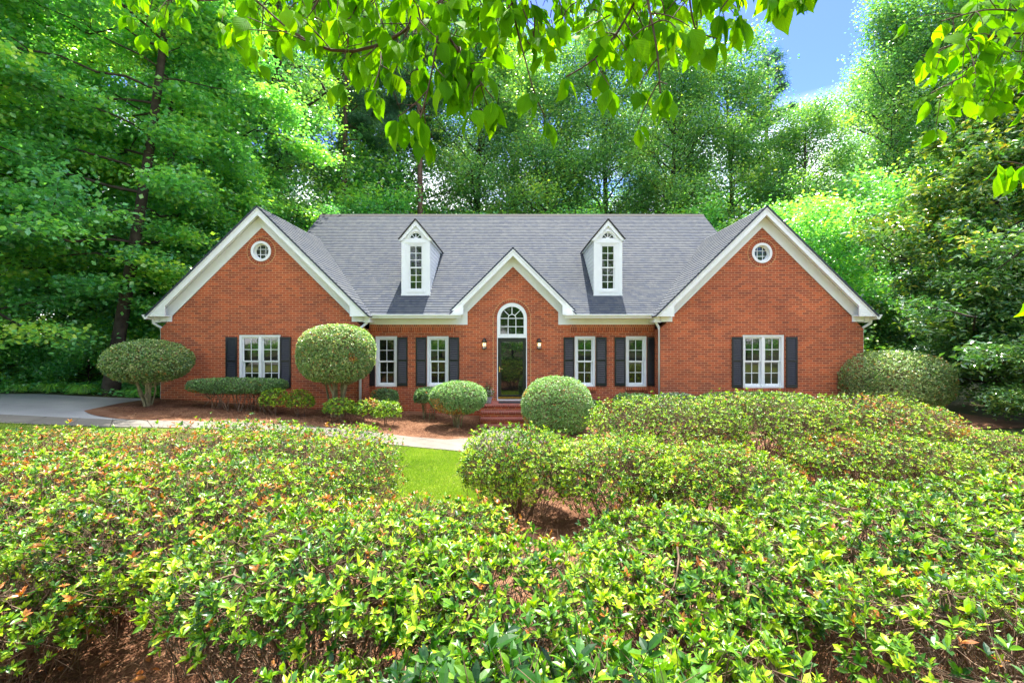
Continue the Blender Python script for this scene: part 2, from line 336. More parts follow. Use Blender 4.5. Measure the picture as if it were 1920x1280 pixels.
M['azalea'] = leaf_mat('azalea_leaf', [(.08, (.008, .04, .008)), (.36, (.03, .11, .008)), (.6, (.13, .26, .010)), (.90, (.36, .45, .014))], (.35, .45, .05), rough=.38, spec=.35, nsc=1.1, nw=.45, dead=DEAD)
M['holly'] = leaf_mat('holly_leaf', [(.1, (.03, .08, .026)), (.5, (.085, .165, .05)), (.85, (.24, .30, .10)), (1, (.40, .37, .20))], (.7, .9, .3), rough=.34, spec=.6, nsc=1.5, nw=.3, dead=DEAD)
M['boxwood'] = leaf_mat('boxwood_leaf', [(.1, (.022, .06, .022)), (.5, (.065, .13, .045)), (1, (.20, .28, .11))], (.8, 1.1, .4), rough=.4, nsc=1.5, nw=.3, dead=DEAD)
M['silver'] = leaf_mat('silvery_leaf', [(.1, (.06, .12, .06)), (.5, (.15, .21, .13)), (1, (.36, .38, .27))], (.7, .9, .4), rough=.3, spec=.7, nsc=1.5, nw=.2)
M['maple'] = leaf_mat('maple_leaf', [(.1, (.042, .155, .075)), (.45, (.082, .25, .082)), (.75, (.15, .31, .06)), (1, (.23, .34, .055))], (1.45, 1.35, .4), rough=.34, spec=.7, nsc=.25)
M['poplar'] = leaf_mat('poplar_leaf', [(.1, (.03, .105, .055)), (.45, (.065, .175, .065)), (.75, (.12, .24, .055)), (1, (.22, .30, .055))], (1.35, 1.25, .4), rough=.38, spec=.6, nsc=.2)
M['pine'] = leaf_mat('pine_needle', [(.1, (.015, .06, .03)), (.6, (.035, .11, .045)), (1, (.07, .16, .06))], (.6, .8, .3), rough=.5, nsc=.4)
M['magnolia'] = leaf_mat('magnolia_leaf', [(.1, (.035, .11, .034)), (.55, (.08, .19, .045)), (.8, (.15, .25, .05)), (1, (.3, .34, .06))], (.4, .5, .12), rough=.22, spec=.9, nsc=.5, nw=.25, dead=[(0, (.22, .30, .03)), (.5, (.46, .46, .04)), (.85, (.44, .38, .04)), (1, (.24, .12, .03))])
M['dogwood'] = leaf_mat('dogwood_leaf', [(.1, (.024, .085, .002)), (.6, (.055, .15, .003)), (1, (.12, .235, .004))], (2.4, 2.2, .3), rough=.7, spec=.03, nsc=2, nw=.3, veins=True)
M['grassblade'] = leaf_mat('grass_blade', [(.1, (.075, .14, .014)), (.5, (.15, .225, .024)), (.8, (.25, .29, .055)), (1, (.38, .33, .13))], (.9, 1.0, .3), rough=.6, spec=.2, nsc=.8, nw=.5)
M['liriope'] = leaf_mat('liriope_blade', [(.1, (.03, .10, .03)), (.6, (.08, .22, .04)), (1, (.25, .42, .06))], (1, 1.1, .4), rough=.4, nsc=.8, nw=.3)
M['bark'] = simple('bark', (.055, .043, .035), .9, .2, var=.45, sc=5, bmp=.8)
M['barkpine'] = simple('pine_bark', (.14, .085, .062), .9, .2, var=.4, sc=6, bmp=.8)
M['twig'] = simple('azalea_twig', (.17, .11, .072), .8, .2, var=.65, sc=14, bmp=.3)
M['mosstwig'] = simple('lichen_stem', (.22, .19, .10), .9, .2, var=.45, sc=7, bmp=.5)
M['dogtwig'] = simple('dogwood_twig', (.09, .055, .04), .8, .2, var=.3, sc=9, bmp=.3)
M['straw'] = leaf_mat('straw_needle', [(.1, (.06, .024, .012)), (.5, (.20, .09, .045)), (1, (.46, .28, .16))], (.2, .2, .2), rough=.8, spec=.1, nsc=1.2, nw=.4)
def ground_mat(name, cols, sc1=1.5, sc2=30, rough=.95, bs=.5, bd=.02, sc3=None):
    m, n, p = newmat(name); f1 = noise(n, sc1, 6); f2 = noise(n, sc2, 4)
    a = N(n, 'ShaderNodeMath', operation='MULTIPLY_ADD'); n.links.new(f1, a.inputs[0]); a.inputs[1].default_value = .6
    b = N(n, 'ShaderNodeMath', operation='MULTIPLY'); n.links.new(f2, b.inputs[0]); b.inputs[1].default_value = .4; n.links.new(b.outputs[0], a.inputs[2])
    n.links.new(ramp(n, a.outputs[0], cols), p.inputs['Base Color']); p.inputs['Roughness'].default_value = rough; p.inputs['Specular IOR Level'].default_value = .2
    bump(n, p, f2, bs, bd); return m
M['forestfloor'] = ground_mat('forest_floor', [(.35, (.035, .05, .015)), (.5, (.07, .08, .03)), (.65, (.12, .075, .045))], .5, 12)
M['mulch'] = ground_mat('pine_straw_bed', [(.35, (.07, .03, .017)), (.5, (.17, .08, .042)), (.65, (.27, .145, .085))], 1.2, 45, bs=.9)
M['lawn'] = ground_mat('lawn_turf', [(.38, (.085, .145, .018)), (.5, (.15, .20, .03)), (.6, (.30, .26, .11))], 2.2, 30, bs=.8)
M['asphalt'] = ground_mat('driveway_asphalt', [(.35, (.22, .22, .22)), (.5, (.30, .30, .295)), (.65, (.38, .37, .35))], .6, 80, bs=.3, bd=.005)
M['concrete'] = ground_mat('path_concrete', [(.35, (.13, .12, .10)), (.5, (.175, .16, .135)), (.65, (.22, .20, .17))], 1.3, 60, bs=.2, bd=.004)
# ------------------------------------------------------------------ ground
def axis(lo, a, b, hi, fine, coarse):
    l = [a - coarse * ((1.35 ** k) - 1) / .35 for k in range(1, 30)]; l = [v for v in l if v > lo] + [lo]
    r = [b + coarse * ((1.35 ** k) - 1) / .35 for k in range(1, 30)]; r = [v for v in r if v < hi] + [hi]
    return np.array(sorted(set(l)) + list(np.arange(a, b + .01, fine)) + sorted(set(r)))
gx = axis(-400, -22, 22, 400, .25, .6); gy = axis(-400, -2, 20, 500, .25, .6)
GX, GY = np.meshgrid(gx, gy); V = np.stack([GX.ravel(), GY.ravel(), gz(GX, GY).ravel() - .012], 1)
nx = len(gx); I = (np.arange(len(gy) - 1)[:, None] * nx + np.arange(nx - 1)[None]).ravel()
g = link('ground', mesh_np('ground', [(V, np.stack([I, I + 1, I + nx + 1, I + nx], 1), None, None)], True), M['forestfloor']); tag(g, kind='structure')
def sheet(name, A, B, mat, off, nu=60, nv=12, thick=0, slabs=0):
    """ruled sheet between two polylines, draped on the terrain"""
    def rs(P, n):
        P = np.array(P, float); d = np.r_[0, np.cumsum(np.hypot(*np.diff(P, axis=0).T))]; t = np.linspace(0, d[-1], n)
        return np.stack([np.interp(t, d, P[:, 0]), np.interp(t, d, P[:, 1])], 1)
    def sm(P):
        for _ in range(4): P = np.concatenate([P[:1], (P[:-2] + 2 * P[1:-1] + P[2:]) / 4, P[-1:]])
        return P
    a = sm(rs(A, nu)); b = sm(rs(B, nu)); t = np.linspace(0, 1, nv)[:, None, None]; P = (a[None] * (1 - t) + b[None] * t).reshape(-1, 2)
    V = np.c_[P, gz(P[:, 0], P[:, 1]) + off]; I = (np.arange(nv - 1)[:, None] * nu + np.arange(nu - 1)[None]).ravel(); F = np.stack([I, I + 1, I + nu + 1, I + nu], 1)
    if slabs:      # separate cast slabs with open joints
        F = F[(np.tile(np.arange(nu - 1), nv - 1) % slabs) != slabs - 1]
    ch = [(V, F, None, None)]
    if thick:
        def skirt(ix): 
            S = V[ix]; k = len(ix); T2 = np.concatenate([S, S - [0, 0, thick]]); j = np.arange(k - 1); return (T2, np.stack([j, j + k, j + k + 1, j + 1], 1), None, None)
        ch += [skirt(np.arange(nu)), skirt(np.arange(nu)[::-1] + (nv - 1) * nu), skirt(np.arange(nv) * nu), skirt(np.arange(nv) * nu + nu - 1)]
    o = link(name, mesh_np(name, ch, False), mat); tag(o, kind='structure'); return o, a, b
walk_front = [(-12.6, 10.1), (-9.2, 10.35), (-6.8, 10.75), (-4.2, 10.75), (-2.6, 10.35), (-1.1, 10.1), (.4, 10.5), (1.0, 11.4), (1.0, 12.75)]
walk_back = [(-12.6, 10.75), (-9.5, 11.1), (-6.8, 11.65), (-4.2, 11.65), (-2.6, 11.25), (-1.6, 11.15), (-1.0, 11.5), (-.75, 12.1), (-.7, 12.75)]
sheet('lawn', [(-16, 6.6), (-6, 6.9), (-2.2, 6.6), (-.2, 6.4), (1.0, 7.8), (1.4, 9.4), (3, 11.0), (12, 11.0)], [(-16, 9.7), (-12.6, 10.2), (-9.2, 10.45), (-6.8, 10.85), (-4.2, 10.85), (-2.6, 10.45), (-1.1, 10.2), (.6, 10.6), (1.0, 11.6), (3, 11.8), (12, 11.8)], M['lawn'], .006, 80, 20)
sheet('lawn', [(-22, -14), (0, -14), (22, -14)], [(-22, -3.2), (0, -3.2), (22, -3.2)], M['lawn'], .006, 60, 20)
sheet('road', [(-40, -21), (40, -21)], [(-40, -14.6), (40, -14.6)], M['asphalt'], .012, 60, 6)
sheet('path', walk_front, walk_back, M['concrete'], .035, 901, 6, .05, slabs=50)
sheet('driveway', [(-30, 9.7), (-16, 9.75), (-12.6, 10.1), (-11.2, 10.5), (-9.4, 11.15)], [(-30, 14.1), (-20, 14.0), (-16, 13.9), (-12.4, 14.2), (-11.0, 14.4)], M['asphalt'], .008, 60, 14)
sheet('driveway', [(-30, 9.1), (-16, 9.15), (-12.4, 9.9), (-9.7, 10.3)], [(-30, 9.72), (-16, 9.77), (-12.3, 10.62), (-9.7, 11.05)], M['concrete'], .028, 50, 5)
sheet('mulch_bed', [(-11.2, 11.9), (-10.6, 11.45), (-9.6, 11.2), (-6.8, 11.6), (-4.2, 11.6), (-2.6, 11.2), (-1.6, 11.1), (-.95, 11.5), (-.7, 12.9)], [(-11.4, 13.2), (-11.3, 14.6), (-9.6, 14.8), (-6.8, 14.8), (-4.2, 15.1), (-2.6, 15.1), (-1.6, 15.1), (-1.2, 15.1), (-.86, 15.1)], M['mulch'], .020, 60, 16)
sheet('mulch_bed', [(.9, 12.9), (1.1, 11.6), (3, 11.7), (7, 11.7), (14, 11.7)], [(.86, 15.1), (1.4, 15.1), (3, 15.1), (7, 14.8), (14, 14.8)], M['mulch'], .014, 50, 16)
sheet('mulch_bed', [(-16, -1.5), (0, -1.5), (12, -1.5)], [(-16, 7.2), (-7, 7.2), (-2.6, 7.0), (-.2, 7.0), (1.0, 8.0), (1.4, 9.6), (3, 11.2), (12, 11.2)], M['mulch'], .018, 80, 40)

# ------------------------------------------------------------------ the house
WY = 14.35; CY = 14.95
house = thing('brick_house', 'red brick house with grey shingle roof, white gables and two white dormers', 'house', (0, CY, 0))
class HB(MB):
    def __init__(s): super().__init__((0, CY, 0))
def wing(cx, sgn):
    hw = 3.2; za = 3.60 + H; zs = .40 + H      # brick gable apex / side wall height
    b = HB(); b.prism([(cx - hw, -.4), (cx + hw, -.4), (cx + hw, zs), (cx, za), (cx - hw, zs)], WY, WY + .30)
    c = HB(); wx = (-7.96 if sgn < 0 else 7.935); c.box(wx - .66, wx + .66, WY - .2, WY + .5, 1.03, 2.715)
    rz = 2.84 + H if sgn < 0 else 2.785 + H; rx = -7.91 if sgn < 0 else 7.88
    c.disc(rx, rz, .32, WY - .2, WY + .5, n=40)
    b.build('wall', M['brick'], house, cut=c)
    # side and rear walls
    s = HB()
    for x0, x1 in ((cx - hw, cx - hw + .3), (cx + hw - .3, cx + hw)): s.box(x0, x1, WY + .302, 22, -.4, zs)
    s.box(cx - hw + .3, cx + hw - .3, 21.7, 22, -.4, zs); s.build('wall', M['brick'], house)
    # rake trim: fascia board with boxed eave returns, soffit, frieze
    ap = 4.150 + H; e = 3.40; k = .985
    fy0, fy1 = WY - .27, WY - .24
    def fz(u): return ap - k * u
    t = HB()
    inner = ap - .235
    o = [(cx, ap), (cx + e, fz(e)), (cx + e, .775 + H), (cx + 2.86, .775 + H), (cx + 2.86, inner - k * 2.86), (cx, inner), (cx - 2.86, inner - k * 2.86), (cx - 2.86, .775 + H), (cx - e, .775 + H), (cx - e, fz(e))]
    t.prism(o[:6], fy0, fy1); t.prism([o[0], o[5], o[6], o[7], o[8], o[9]], fy0, fy1)
    # crown strip proud of the fascia
    for q in (1, -1): t.prism([(cx, ap + .012), (cx + q * (e + .01), fz(e) + .012), (cx + q * (e + .01), fz(e) - .06), (cx, ap - .062)], fy0 - .02, fy0 - .001)
    t.build('rake_trim', M['white'], house)
    t = HB()   # soffit boards + return bottoms
    for q in (1, -1):
        t.prism([(cx, ap - .10), (cx + q * 3.2, fz(3.2) - .10), (cx + q * 3.2, fz(3.2) - .13), (cx, ap - .13)], fy1 + .001, WY - .021)
        x0, x1 = sorted((cx + q * 2.87, cx + q * (e - .01))); t.box(x0, x1, fy1 + .001, WY - .022, .785 + H, .81 + H)
    t.build('soffit', M['white'], house)
    t = HB()   # frieze board on the wall, with the dropped corner block
    for q in (1, -1):
        t.prism([(cx, ap - .14), (cx + q * 3.22, fz(3.22) - .14), (cx + q * 3.22, .62 + H), (cx + q * 2.835, .62 + H), (cx + q * 2.835, ap - .56 - k * 2.835), (cx, ap - .56)], WY - .02, WY + .012)
    t.build('frieze_board', M['white'], house, cut=None)
    # side eaves boxing and gutters
    t = HB()
    for q in (1, -1):
        t = HB(); xa, xb = sorted((cx + q * 3.202, cx + q * e)); t.box(xa, xb, WY - .02, 22, .60 + H, .79 + H)
        t.build('eave_box', M['white'], house)
    q = sgn; xa, xb = sorted((cx + q * 3.42, cx + q * 3.55)); t = HB()
    x_o = cx + q * 3.55; x_i = cx + q * 3.41
    t.prism([(x_i, .70 + H), (x_i + q * .06, .68 + H), (x_i + q * .10, .74 + H), (x_o, .80 + H), (x_o + q * .01, .83 + H), (x_i, .83 + H)], WY - .30, 21.9); t.build('gutter', M['gutter'], house)
    return rx, rz, wx
def slope(name, P00, P10, P01, P11, exposure=.145, lip=.019, row0=0):
    """P00,P10 lower edge (left,right), P01,P11 upper edge; shingle courses as overlapping strips"""
    P00, P10, P01, P11 = (np.array(p, float) - np.array([0, CY, 0]) for p in (P00, P10, P01, P11))
    U = P10 - P00; Ln = np.linalg.norm(P01 - P00); up = (P01 - P00) / Ln; nn = nrm(np.cross(U, P01 - P00)); 
    if nn[2] < 0: nn = -nn
    n = max(1, int(round(Ln / exposure))); V = []; F = []; UV = []
    ud = U / np.linalg.norm(U)
    for i in range(n):
        a, b = i / n, (i + 1) / n
        A = P00 + (P01 - P00) * a; B = P10 + (P11 - P10) * a; C = P10 + (P11 - P10) * b; D = P00 + (P01 - P00) * b
        l = nn * lip; k = len(V); V += [A, B, B + l, A + l, C + l * .15, D + l * .15]
        F += [(k, k + 1, k + 2, k + 3), (k + 3, k + 2, k + 4, k + 5)]
        va, vb = (i + row0 + .02) * .145, (i + row0 + .98) * .145
        pu = [np.dot(p, ud) for p in (A, B, C, D)]
        UV += [(pu[0], va), (pu[1], va), (pu[1], va), (pu[0], va), (pu[0], va), (pu[1], va), (pu[2], vb), (pu[3], vb)]
    # underside
    k = len(V); V += [P00 - nn * .03, P10 - nn * .03, P11 - nn * .03, P01 - nn * .03]; F.append((k + 3, k + 2, k + 1, k)); UV += [(0, 0)] * 4
    k = len(V); V += [P00 - nn * .03, P10 - nn * .03, P10 + nn * lip, P00 + nn * lip]; F.append((k, k + 1, k + 2, k + 3)); UV += [(0, 0)] * 4
    for A, B in ((P10, P11), (P01, P00)):
        k = len(V); V += [A - nn * .03, B - nn * .03, B + nn * lip, A + nn * lip]; F.append((k, k + 1, k + 2, k + 3)); UV += [(0, 0)] * 4
    return (np.array(V), np.array(F), None, np.array(UV, float))
def gable_roof(cx, ap, e, k, y0, y1, edge=True):
    ze = ap - k * e; ch = []
    ch.append(slope('', (cx + e, y0, ze), (cx + e, y1, ze), (cx, y0, ap), (cx, y1, ap)))
    ch.append(slope('', (cx - e, y1, ze), (cx - e, y0, ze), (cx, y1, ap), (cx, y0, ap)))
    return ch
roofch = []
for cx in (-7.885, 7.885): roofch += gable_roof(cx, 4.19 + H, 3.46, .985, WY - .31, 22)
# main roof
RY = 20.58; RZ = 5.72 + H; EY = 14.5; EZ = .85 + H; MX = 8.64
cgap = 2.985 + H; cgx = .03
sd_ = math.hypot(1, .8); nr = math.ceil((cgap - EZ + .02) / .8 * sd_ / .145); NY = EY + nr * .145 / sd_; NZ = EZ + (NY - EY) * .8
roofch.append(slope('', (-MX, EY, EZ), (-2.06 + cgx, EY, EZ), (-MX, NY, NZ), (cgx - .01, NY, NZ)))
roofch.append(slope('', (2.06 + cgx, EY, EZ), (MX, EY, EZ), (cgx + .01, NY, NZ), (MX, NY, NZ)))
roofch.append(slope('', (-MX, NY, NZ), (MX, NY, NZ), (-MX, RY, RZ), (MX, RY, RZ), row0=nr))
roofch.append(slope('', (MX, 2 * RY - EY, EZ), (-MX, 2 * RY - EY, EZ), (MX, RY, RZ), (-MX, RY, RZ)))
# centre gable
roofch += gable_roof(cgx, cgap + .035, 2.06, 1.0, 14.66, 17.3)
roof = link('roof', mesh_np('roof', roofch), M['shingle'], house)
t = HB(); t.prism_x([(RY - .16, RZ - .10), (RY, RZ + .035), (RY + .16, RZ - .10), (RY + .14, RZ - .12), (RY, RZ + .01), (RY - .14, RZ - .12)], -MX - .01, MX + .01); t.build('ridge_cap', M['edge'], roof)
# main gable end walls (brick above the wings) and body
for x0, x1 in ((-8.45, -8.2), (8.2, 8.45)): t = HB(); t.prism_x([(14.8, .3), (2 * RY - 14.8, .3), (2 * RY - 14.8, EZ + .05), (RY, RZ - .08), (14.8, EZ + .1)], x0, x1); t.build('wall', M['brick'], house)
t = HB(); t.box(-8.2, 8.2, 2 * RY - 15.1, 2 * RY - 14.85, -.3, EZ + .1); t.build('wall', M['brick'], house)
for q in (1, -1):
    t = HB(); x0, x1 = sorted((q * (MX - .03), q * (MX - .005))); t.prism_x([(EY, EZ - .04), (RY, RZ - .04), (2 * RY - EY, EZ - .04), (2 * RY - EY, EZ - .2), (RY, RZ - .2), (EY, EZ - .2)], x0, x1)
    t.build('rake_trim', M['white'], house)

wings = [wing(-7.885, -1), wing(7.885, 1)]
# centre wall
CW = [(-4.135, .36), (-2.443, .36), (2.40, .345), (4.083, .345)]
AH = .494; ASP = 3.28
def arch_poly(r, z0, n=24): return [(-r, z0), (r, z0)] + [(r * math.cos(math.pi * i / n), ASP + r * math.sin(math.pi * i / n)) for i in range(n + 1)]
b = HB()
b.prism([(-4.685, -.3), (4.685, -.3), (4.685, 3.15), (2.04, 3.15), (cgx + 1.84, 3.15), (cgx, cgap - .40), (cgx - 1.84, 3.15), (-4.685, 3.15)], CY, CY + .3)
c = HB()
for x, hw_ in CW: c.box(x - hw_, x + hw_, CY - .2, CY + .6, 1.01, 2.675)
c.prism(arch_poly(AH, .55), CY - .2, CY + .6)
b.build('wall', M['brick'], house, cut=c)
# soldier course under the frieze, sills, arch
for x0, x1 in ((-4.68, -1.86), (1.92, 4.68)): t = HB(); t.box(x0, x1, CY - .012, CY + .05, 2.84, 3.052); t.build('soldier_course', M['soldier'], house)
def arch_ring():
    t = HB(); t.ring(0, ASP, AH + .004, AH + .105, CY - .012, CY + .1, 0, 180, 40); r = t.build('door_arch', M['soldier'], house)
    me = r.data; uvl = me.uv_layers[0].data      # radial bricks
    for p in me.polygons:
        for li in p.loop_indices:
            v = me.vertices[me.loops[li].vertex_index].co; a = math.atan2(v.z - ASP, v.x); rr = math.hypot(v.x, v.z - ASP)
            uvl[li].uv = (a * (AH + .05), (rr - AH) + .002)
    t = HB(); t.ring(0, ASP, AH + .106, AH + .124, CY - .010, CY + .02, 0, 180, 40)
    for q in (-1, 1):
        x0, x1 = sorted((q * (AH + .106), q * (AH + .124))); t.box(x0, x1, CY - .010, CY + .02, .56, ASP - .001)
    t.build('mortar_joint', M['mortar'], house)
arch_ring()
# centre gable trim
def center_gable():
    e = 2.03; k = 1.0; ap = cgap; fy0, fy1 = CY - .27, CY - .24; t = HB(); inner = ap - .22; cx = cgx
    ib = 1.60
    for q in (1, -1):
        t.prism([(cx, ap), (cx + q * e, ap - k * e), (cx + q * e, .86 + H), (cx + q * ib, .86 + H), (cx + q * ib, inner - k * ib), (cx, inner)], fy0, fy1)
        t.prism([(cx, ap + .012), (cx + q * e, ap - k * e + .012), (cx + q * e, ap - k * e - .05), (cx, ap - .055)], fy0 - .018, fy0 - .001)
    t.build('rake_trim', M['white'], house)
    t = HB()
    for q in (1, -1):
        t.prism([(cx, ap - .10), (cx + q * 1.9, ap - 1.9 - .10), (cx + q * 1.9, ap - 1.9 - .125), (cx, ap - .125)], fy1 + .001, CY - .021)
        x0, x1 = sorted((cx + q * (ib + .01), cx + q * (e - .01))); t.box(x0, x1, fy1 + .001, CY - .022, .87 + H, .89 + H)
    t.build('soffit', M['white'], house)
    t = HB()
    for q in (1, -1):
        t.prism([(cx, ap - .14), (cx + q * 1.86, ap - .14 - 1.86), (cx + q * 1.86, .548 + H), (cx + q * 1.49, .548 + H), (cx + q * 1.49, ap - .53 - 1.49), (cx, ap - .53)], CY - .024, CY + .01)
    t.build('frieze_board', M['white'], house)
    # frieze + soffit + gutter of the main eave
    for x0, x1 in ((-4.68, cx - 1.862), (cx + 1.862, 4.68)):
        t = HB(); t.box(x0, x1, CY - .020, CY + .01, .553 + H, .80 + H); t.box(x0, x1, EY + .03, CY - .021, .735 + H, .76 + H); t.box(x0, x1, EY + .005, EY + .028, .735 + H, .84 + H)
        t.build('eave_box', M['white'], house)
    for x0, x1 in ((-4.60, cx - 1.66), (cx + 1.66, 4.60)):
        t = HB(); t.prism_x([(EY, .735 + H), (EY - .07, .735 + H), (EY - .09, .79 + H), (EY - .125, .82 + H), (EY - .125, .86 + H), (EY, .86 + H)], x0, x1)
        t.build('gutter', M['gutter'], house)
center_gable()
# downspouts
def spout(pts):
    t = HB(); t.tube(pts, .042, 8); t.build('downspout', M['gutter'], house, smooth=True)
spout([(-4.58, 14.42, .80 + H), (-4.58, 14.44, .66 + H), (-4.68, 14.6, .50 + H), (-4.75, 14.29, .40 + H), (-4.78, 14.27, .25 + H), (-4.78, 14.27, -1.0), ][:2] + [(-4.62, 14.44, .58 + H), (-4.74, 14.30, .44 + H), (-4.765, 14.285, .30 + H), (-4.765, 14.285, .25)])
spout([(4.55, 14.42, .80 + H), (4.55, 14.44, .66 + H), (4.58, 14.46, .58 + H), (4.66, 14.46, .46 + H), (4.69, 14.46, .34 + H), (4.69, 14.46, .1)])
spout([(-11.30, 14.32, .70 + H), (-11.30, 14.34, .58 + H), (-11.22, 14.40, .50 + H), (-11.13, 14.44, .44 + H), (-11.12, 14.45, .3 + H), (-11.12, 14.45, .4)])
spout([(11.30, 14.32, .70 + H), (11.30, 14.34, .58 + H), (11.22, 14.40, .50 + H), (11.13, 14.44, .44 + H), (11.12, 14.45, .3 + H), (11.12, 14.45, .2)])

# windows -------------------------------------------------------------
def sash(t, x0, x1, z0, z1, y, cols, rows, fr=.045, mt=.020, d=.03):
    t.box(x0, x0 + fr, y, y + d, z0, z1); t.box(x1 - fr, x1, y, y + d, z0, z1)
    t.box(x0 + fr, x1 - fr, y + .001, y + d, z0, z0 + fr); t.box(x0 + fr, x1 - fr, y + .001, y + d, z1 - fr, z1)
    ix0, ix1, iz0, iz1 = x0 + fr, x1 - fr, z0 + fr, z1 - fr
    for i in range(1, cols): xx = ix0 + (ix1 - ix0) * i / cols; t.box(xx - mt / 2, xx + mt / 2, y + .004, y + d, iz0, iz1)
    for j in range(1, rows): zz = iz0 + (iz1 - iz0) * j / rows; t.box(ix0, ix1, y + .006, y + d - .002, zz - mt / 2, zz + mt / 2)
def window(x0, x1, z0, z1, y, units, parent=house, sill=True, label=None):
    cs = .075; t = HB()
    t.box(x0, x0 + cs, y - .01, y + .14, z0, z1); t.box(x1 - cs, x1, y - .01, y + .14, z0, z1)
    t.box(x0 + cs, x1 - cs, y - .009, y + .14, z1 - cs, z1); t.box(x0 + cs, x1 - cs, y - .03, y + .14, z0, z0 + .07)
    w_ = t.build('window', M['white'], parent, bevel=.004)
    if label: w_['label'] = label
    xs0, xs1 = x0 + cs, x1 - cs; mull = .085; uw = (xs1 - xs0 - mull * (units - 1)) / units; zm = (z0 + .07 + z1 - cs) / 2
    sb = HB(); gb = HB()
    for u in range(units):
        a = xs0 + u * (uw + mull); bb = a + uw
        if u: sb.box(a - mull, a, y - .005, y + .13, z0 + .07, z1 - cs)
        sash(sb, a + .002, bb - .002, zm - .02, z1 - cs - .001, y + .045, 2, 2)
        sash(sb, a + .004, bb - .004, z0 + .072, zm + .02, y + .082, 2, 2, .052)
        gb.box(a + .03, bb - .03, y + .060, y + .064, zm + .01, z1 - cs - .03); gb.box(a + .03, bb - .03, y + .098, y + .102, z0 + .1, zm - .01)
    s_ = sb.build('sash', M['white']); s_.parent = w_; g_ = gb.build('pane', M['glass']); g_.parent = w_
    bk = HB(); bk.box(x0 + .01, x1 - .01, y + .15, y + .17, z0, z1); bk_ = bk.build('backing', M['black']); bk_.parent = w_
    if sill:
        t = HB(); t.box(x0 - .02, x1 + .02, y - .10, y + .02, z0 - .105, z0 - .006); sl_ = t.build('sill', M['soldier']); sl_.parent = w_
    return w_
for x, hw_ in CW: window(x - hw_ + .003, x + hw_ - .003, 1.015, 2.672, CY + .03, 1)
for rx, rz, wx in wings: window(wx - .657, wx + .657, 1.035, 2.712, WY + .03, 2)
def shutter(x0, x1, z0, z1, y):
    t = HB(); f = .045
    t.box(x0, x0 + f, y - .035, y, z0, z1); t.box(x1 - f, x1, y - .035, y, z0, z1)
    zm = z0 + (z1 - z0) * .53
    t.box(x0 + f, x1 - f, y - .034, y, z0, z0 + .10); t.box(x0 + f, x1 - f, y - .034, y, z1 - .055, z1); t.box(x0 + f, x1 - f, y - .034, y, zm - .03, zm + .03)
    t.box(x0 + f, x1 - f, y - .006, y - .002, z0 + .10, z1 - .055)
    for a, b_ in ((z0 + .10, zm - .03), (zm + .03, z1 - .055)):
        n = int((b_ - a) / .056); st = (b_ - a) / n
        for i in range(n):
            z = a + i * st; t.prism_x([(y - .033, z + .004), (y - .028, z), (y - .007, z + st * .70), (y - .013, z + st * .76)], x0 + f, x1 - f)
    t.build('shutter', M['shutter'], house)
sy = CY - .002
for x0, x1 in ((-4.86, -4.50), (-3.772, -3.43), (-3.155, -2.81), (-2.075, -1.735), (1.70, 2.045), (2.755, 3.105), (3.37, 3.73), (4.44, 4.675)):
    if x0 < -4.6: x0 = -4.675
    shutter(x0, x1, 1.04, 2.64, sy)
for x0, x1 in ((-9.017, -8.665), (-7.31, -6.97), (6.93, 7.27), (8.635, 8.99)): shutter(x0, x1, 1.04, 2.645, WY - .002)
# round windows
for rx, rz, wx in wings:
    t = HB(); t.ring(rx, rz, .245, .318, WY - .03, WY + .16, n=40); w_ = t.build('round_window', M['white'], house, smooth=False)
    t = HB(); t.ring(rx, rz, .215, .244, WY + .09, WY + .15, n=40)
    for q in (-.085, .085): t.box(rx + q - .009, rx + q + .009, WY + .11, WY + .14, rz - .21, rz + .21); t.box(rx - .21, rx + .21, WY + .112, WY + .138, rz + q - .009, rz + q + .009)
    s_ = t.build('sash', M['white']); s_.parent = w_
    t = HB(); t.disc(rx, rz, .225, WY + .125, WY + .129, n=40); g_ = t.build('pane', M['glass']); g_.parent = w_
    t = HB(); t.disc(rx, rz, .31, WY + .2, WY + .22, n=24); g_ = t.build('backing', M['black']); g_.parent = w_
    t = HB(); t.ring(rx, rz, .322, .435, WY - .010, WY + .05, n=48); s_ = t.build('brick_ring', M['soldier']); s_.parent = w_
    uvl = s_.data.uv_layers[0].data
    for p in s_.data.polygons:
        for li in p.loop_indices:
            v = s_.data.vertices[s_.data.loops[li].vertex_index].co; a = math.atan2(v.z - rz, v.x - rx); rr = math.hypot(v.x - rx, v.z - rz); uvl[li].uv = (a * .38, rr - .32)
    t = HB(); t.ring(rx, rz, .436, .454, WY - .008, WY + .02, n=48); s_ = t.build('mortar_joint', M['mortar']); s_.parent = w_
